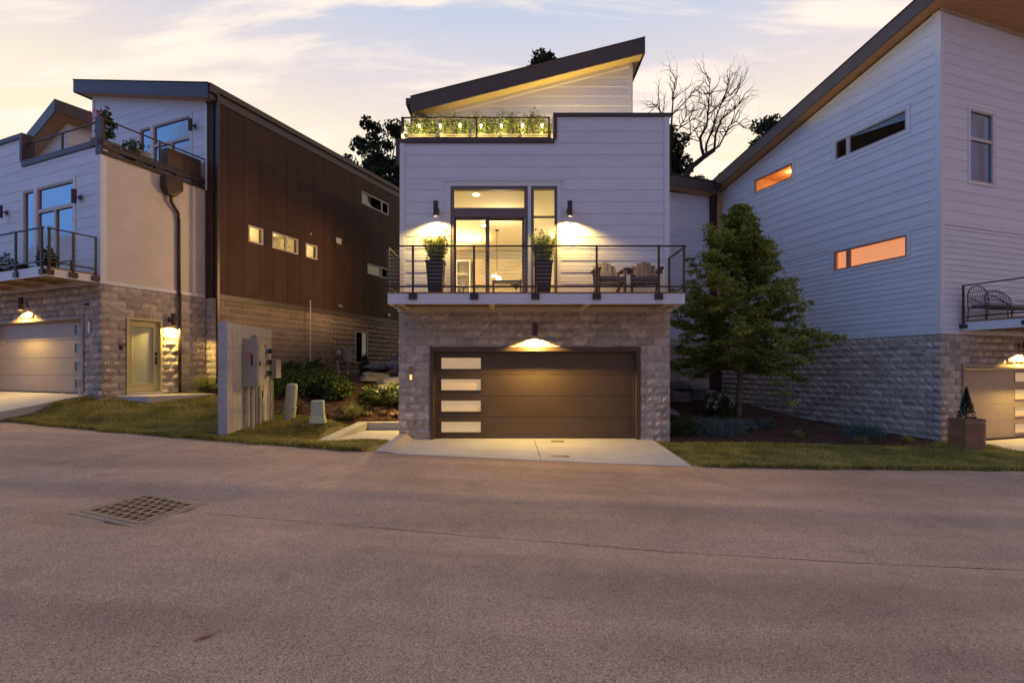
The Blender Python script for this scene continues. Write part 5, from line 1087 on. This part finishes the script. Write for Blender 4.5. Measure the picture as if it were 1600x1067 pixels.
# ------------------------------------------------------------------ vegetation
def tubes(segs, name, m, parent, sides=6):
    mb = MB()
    for a, b, r0, r1 in segs: mb.tube(a, b, r0, r1, sides, False)
    return mb.build(name, m, parent, smooth=True)
def grow_branch(p, d, L_, r, depth, segs, tips, gn=.25, up=.05, nseg=4):
    for k in range(nseg):
        d2 = (d+Vector((random.gauss(0, gn), random.gauss(0, gn), random.gauss(0, gn)+up))).normalized(); q = p+d2*L_/nseg; r2 = r*(1-.75*(k+1)/nseg*.6)
        segs.append((p, q, r, r2)); 
        if depth > 0 and k >= 1:
            ax = d2.orthogonal().normalized(); ax.rotate(Matrix.Rotation(random.uniform(0, 6.28), 3, d2)); nd = (d2*.75+ax*.75).normalized(); grow_branch(q, nd, L_*.6, r2*.65, depth-1, segs, tips, gn, up, max(3, nseg-1))
        tips.append((q, depth)); p, d, r = q, d2, r2
# pin oak between the centre and right house
x, y = 6.95, 15.5; zb0 = h1(x, y); oak = thing('oak_tree', 'young green oak tree in the mulch between the centre and right houses', 'tree', (x, y, zb0-.05))
segs = []; tips = []; P0 = Vector((0, 0, 0)); Ht = 6.5; trunkp = []
for k in range(14): f = k/13; trunkp.append((Vector((.05*math.sin(f*5)+.10*f, .04*math.cos(f*4), Ht*f)), .085*(1-f)**.8+.012))
for a, b in zip(trunkp[:-1], trunkp[1:]): segs.append((a[0], b[0], a[1], b[1]))
nb_ = 78
for k in range(nb_):
    f = .22+.76*(k/nb_)**1.0; i = min(12, int(f*13)); p = trunkp[i][0].lerp(trunkp[i+1][0], f*13-i); a = k*2.399+random.uniform(-.3, .3)
    g_ = (f-.22)/.78; L_ = (2.0-.22*math.cos(a))*min(1, (1-g_)*1.45+.02)**1.25*random.uniform(.55, 1.08)*(.86 if f < .30 else 1)
    el = -.12+.80*g_+random.uniform(-.08, .08); d = Vector((math.cos(a)*math.cos(el), math.sin(a)*math.cos(el), math.sin(el)))
    grow_branch(p, d, L_, .030*(1-f)+.008, 1, segs, tips, .13, .03, 5)
tubes(segs, 'trunk', M_BARK, oak, 6)
C = []
for q, dp in tips:
    n = 56 if dp == 0 else 24
    for k in range(n): C.append((q.x+random.gauss(0, .105), q.y+random.gauss(0, .105), q.z+.03+random.gauss(0, .038)))
C = np.array(C); print('oak leaves', len(C)); V, F = leaves(C, .058, .35, .42); npmesh('crown', V, F, M_LEAF, oak, 'stuff')
# far trees
def fartree(label, px, py0, Yd, rx, rz_, n=60, size=.26, seed=1, cx_off=0, m=M_FAR, per=150):
    random.seed(seed); x = (px-800)/790*Yd; zc = HC+(577-py0)/790*Yd; zg_ = 2.4
    t = thing('deciduous_tree', label, 'tree', (x, Yd, zg_)); sg = []; tp_ = []
    top = zc-zg_; sg.append((Vector((0, 0, 0)), Vector((.1, 0, top*.7)), .28, .18))
    C = []; 
    for k in range(n):
        d = Vector((random.gauss(0, 1), random.gauss(0, 1), random.gauss(0, 1))).normalized()*(random.random()**.45); c = Vector((d.x*rx, d.y*rx, top+d.z*rz_)); r = random.uniform(.45, .95)*size*3.2
        sg.append((Vector((.1, 0, top*.62)).lerp(c, .25), c, .05, .015))
        for q in range(per): v = Vector((random.gauss(0, 1), random.gauss(0, 1), random.gauss(0, 1))).normalized()*r*(random.random()**.35); C.append((c.x+v.x, c.y+v.y, c.z+v.z*.8))
    tubes(sg, 'trunk', M_DBARK, t, 5); V, F = leaves(np.array(C), size*.42, 0, .7); npmesh('crown', V, F, m, t, 'stuff'); return t
GRP = 'trees behind the houses'
def ft(*a, **k): t = fartree(*a, **k); t['group'] = GRP
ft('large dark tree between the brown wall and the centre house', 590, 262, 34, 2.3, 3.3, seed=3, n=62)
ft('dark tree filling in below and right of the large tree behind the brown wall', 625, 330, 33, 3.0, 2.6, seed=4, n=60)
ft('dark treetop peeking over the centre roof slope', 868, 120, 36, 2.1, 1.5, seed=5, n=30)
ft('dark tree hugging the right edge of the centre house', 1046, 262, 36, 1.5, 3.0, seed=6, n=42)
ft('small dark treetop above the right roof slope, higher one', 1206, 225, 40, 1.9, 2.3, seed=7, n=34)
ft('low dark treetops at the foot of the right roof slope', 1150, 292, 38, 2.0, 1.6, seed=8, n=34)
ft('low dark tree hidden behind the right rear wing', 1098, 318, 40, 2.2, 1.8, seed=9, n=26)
random.seed(21)
# dead tree
Yd = 34; dt = thing('dead_tree', 'bare leafless tree against the sky right of the centre house', 'tree', ((1062-800)/790*Yd, Yd, 2.4)); segs = []; ox = (1062-800)/790*Yd
def pxp(px, py, dy=0): return Vector(((px-800)/790*Yd-ox, dy, HC+(577-py)/790*Yd-2.4))
def limb(pts, r0, r1, twigs=True, seed=0):
    P = [pxp(*p) for p in pts]; n = len(P)-1
    for i in range(n): segs.append((P[i], P[i+1], r0+(r1-r0)*i/n, r0+(r1-r0)*(i+1)/n))
    if twigs:
        for i in range(1, n+1):
            for k in range(4 if i > 1 else 1):
                d = (P[i]-P[i-1]).normalized(); a = Vector((random.uniform(-1, 1), random.uniform(-1, 1), random.uniform(-.2, 1))).normalized(); grow_branch(P[i].lerp(P[i-1], random.random()), (d*.8+a*.8).normalized(), random.uniform(.9, 2.0), .034, 1, segs, [], .28, .05, 4)
segs.append((Vector((0, 0, 0)), pxp(1068, 278), .30, .20))
limb([(1068, 278), (1084, 258), (1100, 245), (1116, 234)], .20, .15, False)
limb([(1116, 234), (1124, 228), (1132, 212), (1140, 196), (1150, 190), (1158, 196)], .07, .02)
limb([(1100, 245), (1096, 232), (1094, 215), (1104, 198), (1106, 180), (1108, 150), (1110, 122)], .12, .02)
limb([(1104, 246), (1103, 228), (1112, 205), (1120, 180), (1132, 150), (1140, 128)], .09, .02, True)
limb([(1116, 234), (1118, 210), (1128, 186), (1148, 170), (1164, 152)], .09, .02)
limb([(1106, 180), (1120, 168), (1138, 150), (1150, 146)], .05, .015)
limb([(1052, 300), (1046, 255), (1048, 215), (1050, 180), (1052, 150), (1056, 122)], .12, .02)
limb([(1048, 215), (1062, 200), (1072, 182), (1086, 170)], .05, .015); limb([(1048, 215), (1036, 190), (1028, 165), (1014, 168)], .05, .015); limb([(1050, 180), (1070, 160), (1086, 140), (1100, 148)], .05, .015); limb([(1062, 200), (1080, 188), (1096, 182)], .04, .012); limb([(1058, 225), (1075, 215), (1092, 196)], .04, .012)
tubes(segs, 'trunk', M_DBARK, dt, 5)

# shrubs, flowers, grasses
def bush(label, x, y, r, n=900, m=M_SHRUB, sz=.045, group=None, shape=(1, 1, .8), flowers=0, name='shrub', cat='shrub', fm=M_FLOW):
    z = h1(x, y); t = thing(name, label, cat, (x, y, z), 0, group); st = MB()
    for k in range(9): a = k*.7; st.tube((0, 0, -.03), (math.cos(a)*r*.5, math.sin(a)*r*.5, r*.8), .012, .004, 5, False)
    st.build('stems', M_BARK, t, kind='stuff'); foliage(t, (0, 0, r*.72), r, n, sz, m, 'foliage', shape, .35)
    for k in range(flowers):
        a = random.uniform(0, 6.28); e = random.uniform(.0, 1.2); p = (math.cos(a)*r*.95*math.cos(e)*1.0, -abs(math.sin(a))*r*.95*math.cos(e), r*.72+math.sin(e)*r*.72); V, F = leaves(np.array(p)+rng.normal(size=(26, 3))*.035, .026, aspect=.8); npmesh('flower', V, F, fm, t, 'stuff')
    return t
def tuft(label, x, y, h_, n=260, m=M_ORN, w_=.012, rad=.12, lean=1.0, group=None, cat='ornamental grass', name='ornamental_grass', curve=1.1):
    z = h1(x, y); t = thing(name, label, cat, (x, y, z), 0, group); a = rng.random(n)*6.28; r = rad*np.sqrt(rng.random(n)); V, F = blades(np.c_[np.cos(a)*r, np.sin(a)*r, -.02+0*a], h_, w_, lean, curve); npmesh('blades', V, F, m, t, 'stuff')
    st = MB().lathe([(rad*.9, 0), (rad*.6, .05), (.01, .07)], (0, 0, -.02), 10).build('crown_base', M_MULCH, t); return t
G1 = 'shrubs along the foot of the brown house'
for i, (px, Yd_, r, lb) in enumerate(((447, 15.6, .55, 'dark shrub behind the tall leaning pedestal'), (478, 15.8, .58, 'dark shrub at the foot of the thin pale pole'), (505, 16.2, .55, 'dark shrub right of the thin pale pole'), (528, 15.6, .5, 'dark shrub below the fat pale pipe'), (455, 17.8, .55, 'dark shrub against the stone base left of the thin pole'), (495, 18.2, .55, 'taller dark shrub against the stone base right of the thin pole'))):
    bush(lb, (px-800)/790*Yd_, Yd_, r, 1300, M_SHRUB, .05, G1)
bush('dark glossy shrub with pale blooms before the rock pile on the left', (580-800)/790*14.9, 14.9, .42, 1100, M_SHRUB, .045, G1, flowers=3)
bush('dark glossy shrub tucked against the centre house left wall', (614-800)/790*15.0, 15.0, .42, 1000, M_SHRUB, .045, G1, flowers=2)
bush('upright thin green shrub beneath the basement window', (570-800)/790*20.5, 20.5, .4, 700, M_SHRUB, .05, G1, (.6, .6, 1.3))
tuft('bright tan ornamental grass clump in the mulch behind the square pedestal', (550-800)/790*14.1, 14.1, .55, 420, lean=1.2)
tuft('dry loose grass clump between the two pedestals', (463-800)/790*13.8, 13.8, .55, 300, mat('dry_grass', (.22, .16, .08), .9, rand=.3), lean=1.0)
tuft('smaller dry grass clump just behind the square pedestal', (508-800)/790*13.6, 13.6, .32, 240, MATS['dry_grass'])
tuft('large bright grass clump at the rain pipe of the left house', *Lp(.45, 2.55), .62, 420, lean=1.3); tuft('bright grass clump at the corner by the block wall', *Lp(1.45, 3.1), .60, 420, lean=1.2); tuft('small bright grass clump between the two by the left entry', *Lp(.80, 2.75), .35, 220, lean=1.2)
for i, (px, Yd_) in enumerate(((556, 14.3), (574, 14.35), (600, 14.35), (615, 14.3), (590, 14.6))):
    tuft(['tan dried tuft beside the kerb wall corner', 'tan dried tuft behind the left end of the kerb wall', 'tan dried tuft behind the middle of the kerb wall', 'tan dried tuft behind the right end of the kerb wall', 'tan dried tuft farther up the mulch behind the kerb wall'][i], (px-800)/790*Yd_, Yd_+.1, .15, 110, mat('tan_dry_leaf', (.40, .30, .17), .9, rand=.25), .016, .10, 1.1, 'dried tufts behind the kerb wall', 'dried tuft', 'dried_tuft')
bush('white flowering hydrangea left of the oak trunk', (1122-800)/790*15.0, 15.0, .50, 1300, M_SHRUB, .05, flowers=12, name='hydrangea', cat='shrub')
G2 = 'silvery perennials in the right mulch bed'
for px, Yd_, r, lb, m in ((1060, 13.2, .36, 'green clump at the base of the centre house right corner', M_SHRUB), (1082, 13.4, .40, 'green clump second from the centre house corner', M_SHRUB), (1100, 13.3, .40, 'silvery clump third from the centre house corner', M_SILVER), (1122, 13.3, .42, 'silvery clump with pale tips below the hydrangea', M_SILVER), (1142, 13.5, .36, 'silvery clump just left of the oak trunk base', M_SILVER), (1163, 13.9, .30, 'green clump just right of the oak trunk base', M_SILVER), (1197, 14.4, .25, 'small pale silvery clump alone in the mulch right of the oak', M_SILVER), (1337, 14.1, .36, 'blue grey clump against the right house stone wall', M_SILVER), (1362, 14.1, .34, 'blue grey clump nearer the right house corner', M_SILVER)):
    x = (px-800)/790*Yd_; z = h1(x, Yd_); t = thing('perennial_clump', lb, 'perennial', (x, Yd_, z), 0, G2); foliage(t, (0, 0, r*.3), r, 500, .03, m, 'foliage', (1.15, .9, .62), .2); n = 260; a = rng.random(n)*6.28; rr = r*np.sqrt(rng.random(n)); V, F = blades(np.c_[np.cos(a)*rr, np.sin(a)*rr*.8, 0*a], r*1.05, .010, .7); npmesh('blades', V, F, m, t, 'stuff')
tuft('tiny bright grass tuft alone in the right mulch', (1248-800)/790*13.5, 13.5, .22, 160); tuft('low green tuft at the mulch edge right of the blue clumps', (1345-800)/790*13.3, 13.3, .2, 160, M_GRASS); tuft('low green tuft near the right house corner mulch edge', (1418-800)/790*13.6, 13.6, .2, 160, M_GRASS)
# rocks
def rock(label, x, y, z, s, group, seed):
    random.seed(seed); me = bpy.data.meshes.new('rock'); import bmesh; bm = bmesh.new(); bmesh.ops.create_icosphere(bm, subdivisions=2, radius=1)
    ph = [random.uniform(0, 6) for _ in range(4)]
    for v in bm.verts:
        c = v.co; k = 1+.22*math.sin(c.x*3+ph[0])*math.cos(c.y*3+ph[1])+.14*math.sin(c.z*5+ph[2]); v.co = Vector((c.x*s[0]*k, c.y*s[1]*k, max(-.6, min(.72, c.z*k))*s[2]))
    bm.to_mesh(me); bm.free(); me.materials.append(M_ROCK); o = link('boulder', me, None, (x, y, z)); o.rotation_euler = (random.uniform(-.1, .1), random.uniform(-.1, .1), random.uniform(0, 3)); tag(o, label, 'rock', group); return o
k = 0; GRL = 'limestone boulders beside the houses'
LBL = 'grey limestone boulder in the pile left of the centre house'; LBR = 'grey limestone boulder in the dark pile right of the centre house'
for (x, y, dz) in ((-4.9, 18.2, .15), (-4.1, 17.6, .1), (-3.5, 18.2, .25), (-4.4, 19.4, .4), (-3.6, 19.6, .6), (-5.2, 19.6, .3), (-3.3, 17.0, .1), (-4.0, 16.6, .05), (-4.6, 20.8, .6)):
    rock(LBL, x, y, h1(x, y)+dz, (.55, .42, .26), 'boulders left of the centre house', 50+k); k += 1
for (x, y, dz) in ((4.6, 16.2, .1), (5.5, 16.8, .1), (6.3, 17.4, .05), (4.9, 17.4, .3), (5.8, 18.0, .25), (4.3, 17.9, .55), (5.2, 18.8, .5), (6.6, 18.6, .2), (4.5, 15.3, .02), (7.3, 19.0, .1)):
    rock(LBR, x, y, h1(x, y)+dz, (.62, .45, .24), 'boulders right of the centre house', 80+k); k += 1
random.seed(5)
# mulch chips
def scatter(n, x0, x1, y0, y1, test):
    x = rng.uniform(x0, x1, n); y = rng.uniform(y0, y1, n); k = test(x, y); return x[k], y[k]
for (nm_, poly, bx_) in (('mulch_chips', MULCHL, (-9, -2.8, 13.5, 18)), ('mulch_chips', MULCHR, (3.9, 11.8, 12.2, 17))):
    x, y = scatter(26000, *bx_, lambda a, b: inpoly(a, b, poly)); z = zl(x, y)+.012; V, F = leaves(np.c_[x, y, z], .028, .75, .3); o = npmesh(nm_, V, F, M_CHIP, None, 'stuff'); tag(o, 'dark shredded bark mulch covering the left bed' if poly is MULCHL else 'dark shredded bark mulch covering the right bed', 'mulch')
# grass
def lawn_ok(x, y):
    e = spl(ED, x)
    k = (y > e+.0) & ~ismulch(x, y) & ~inpoly(x, y, [(-4.6, 11.72), (-2.74, 11.72), (-2.74, 14.1), (-4.3, 14.1)]) & ~inpoly(x, y, [(-2.9, 9), (3.50, 9), (3.50, 12.5), (-2.78, 12.5)]) & ~((x > -2.8) & (x < 3.9) & (y > 12.35))
    k &= ~inpoly(x, y, LDRIVE+[]) & ~inpoly(x, y, [(12.62, 14.2), (18, 16), (20, 9), (13.1, 9)]) & ~((x > -6.36) & (x < -6.13) & (y > 10.88) & (y < 12.93))
    # behind house fronts
    lx = (x-CL[0])*nL[0]+(y-CL[1])*nL[1]; ly = (x-CL[0])*dLv[0]+(y-CL[1])*dLv[1]; k &= ~((lx < .05) & (ly > -.02)) & ~((lx < .65) & (ly > 2.9)) & ~((lx > 0) & (lx < 1.2) & (ly > .3) & (ly < 2.4))
    rx = (x-CR[0])*fR[0]+(y-CR[1])*fR[1]; ry = (x-CR[0])*dRv[0]+(y-CR[1])*dRv[1]; k &= ~((rx > -.05) & (ry > -.05))
    return k
for (bx_, n, lb) in (((-13.5, -2.4, 9.6, 15.2), 330000, 'short green lawn in front of the left house and pedestals'), ((3.3, 14, 9.3, 14), 210000, 'short green lawn strip in front of the right house')):
    x, y = scatter(n, *bx_, lawn_ok); kk = rng.random(len(x)) < .62+.38*np.sin(x*1.9+np.sin(y*2.3)*1.5)*np.sin(y*2.7+x*.8)+.25*np.sin(x*6.1)*np.sin(y*5.3); x, y = x[kk], y[kk]; z = zl(x, y); V, F = blades(np.c_[x, y, z-.01], .055+.03*np.abs(np.sin(x*2.3)*np.cos(y*3.1)), .011, .8); o = npmesh('grass', V, F, M_GRASS, None, 'stuff'); tag(o, lb, 'grass')
# long fringe at the road edge
x = rng.uniform(-13, 14, 30000); y = spl(ED, x)+rng.normal(0, .05, 30000)+.03-.07*np.clip(np.sin(x*5.1)*np.sin(x*1.7+1)+.4*np.sin(x*13), 0, 1); k = ((x < -2.85) | (x > 3.5)) & (x < 13.2); x, y = x[k], y[k]; z = np.minimum(H(x, y), zroad(x, y)+.03); V, F = blades(np.c_[x, y, z-.01], .085, .012, 1.0); tag(npmesh('grass', V, F, M_GRASS, None, 'stuff'), 'ragged grass fringe hanging over the asphalt edge', 'grass')
# fallen leaf
lx_, ly_ = rp(320, 988); t = thing('fallen_leaf', 'single curled tan leaf lying on the asphalt', 'leaf', (lx_, ly_, float(zroad(lx_, ly_))+.004), R(50)); mb = MB(); mb.v = [(-.07, 0, 0), (-.02, -.018, .012), (-.02, .018, .016), (.04, -.014, .010), (.04, .014, .014), (.075, 0, .004), (0, 0, 0)]; mb.f = [(0, 1, 6), (0, 6, 2), (1, 3, 6), (2, 6, 4), (3, 5, 6), (4, 6, 5)]; mb.build('leaf_blade', mat('tan_leaf', (.42, .26, .14), .7), t); MB().tube((.07, 0, .004), (.10, .01, .006), .002, None, 5).build('leaf_stem', M_BARK, t)
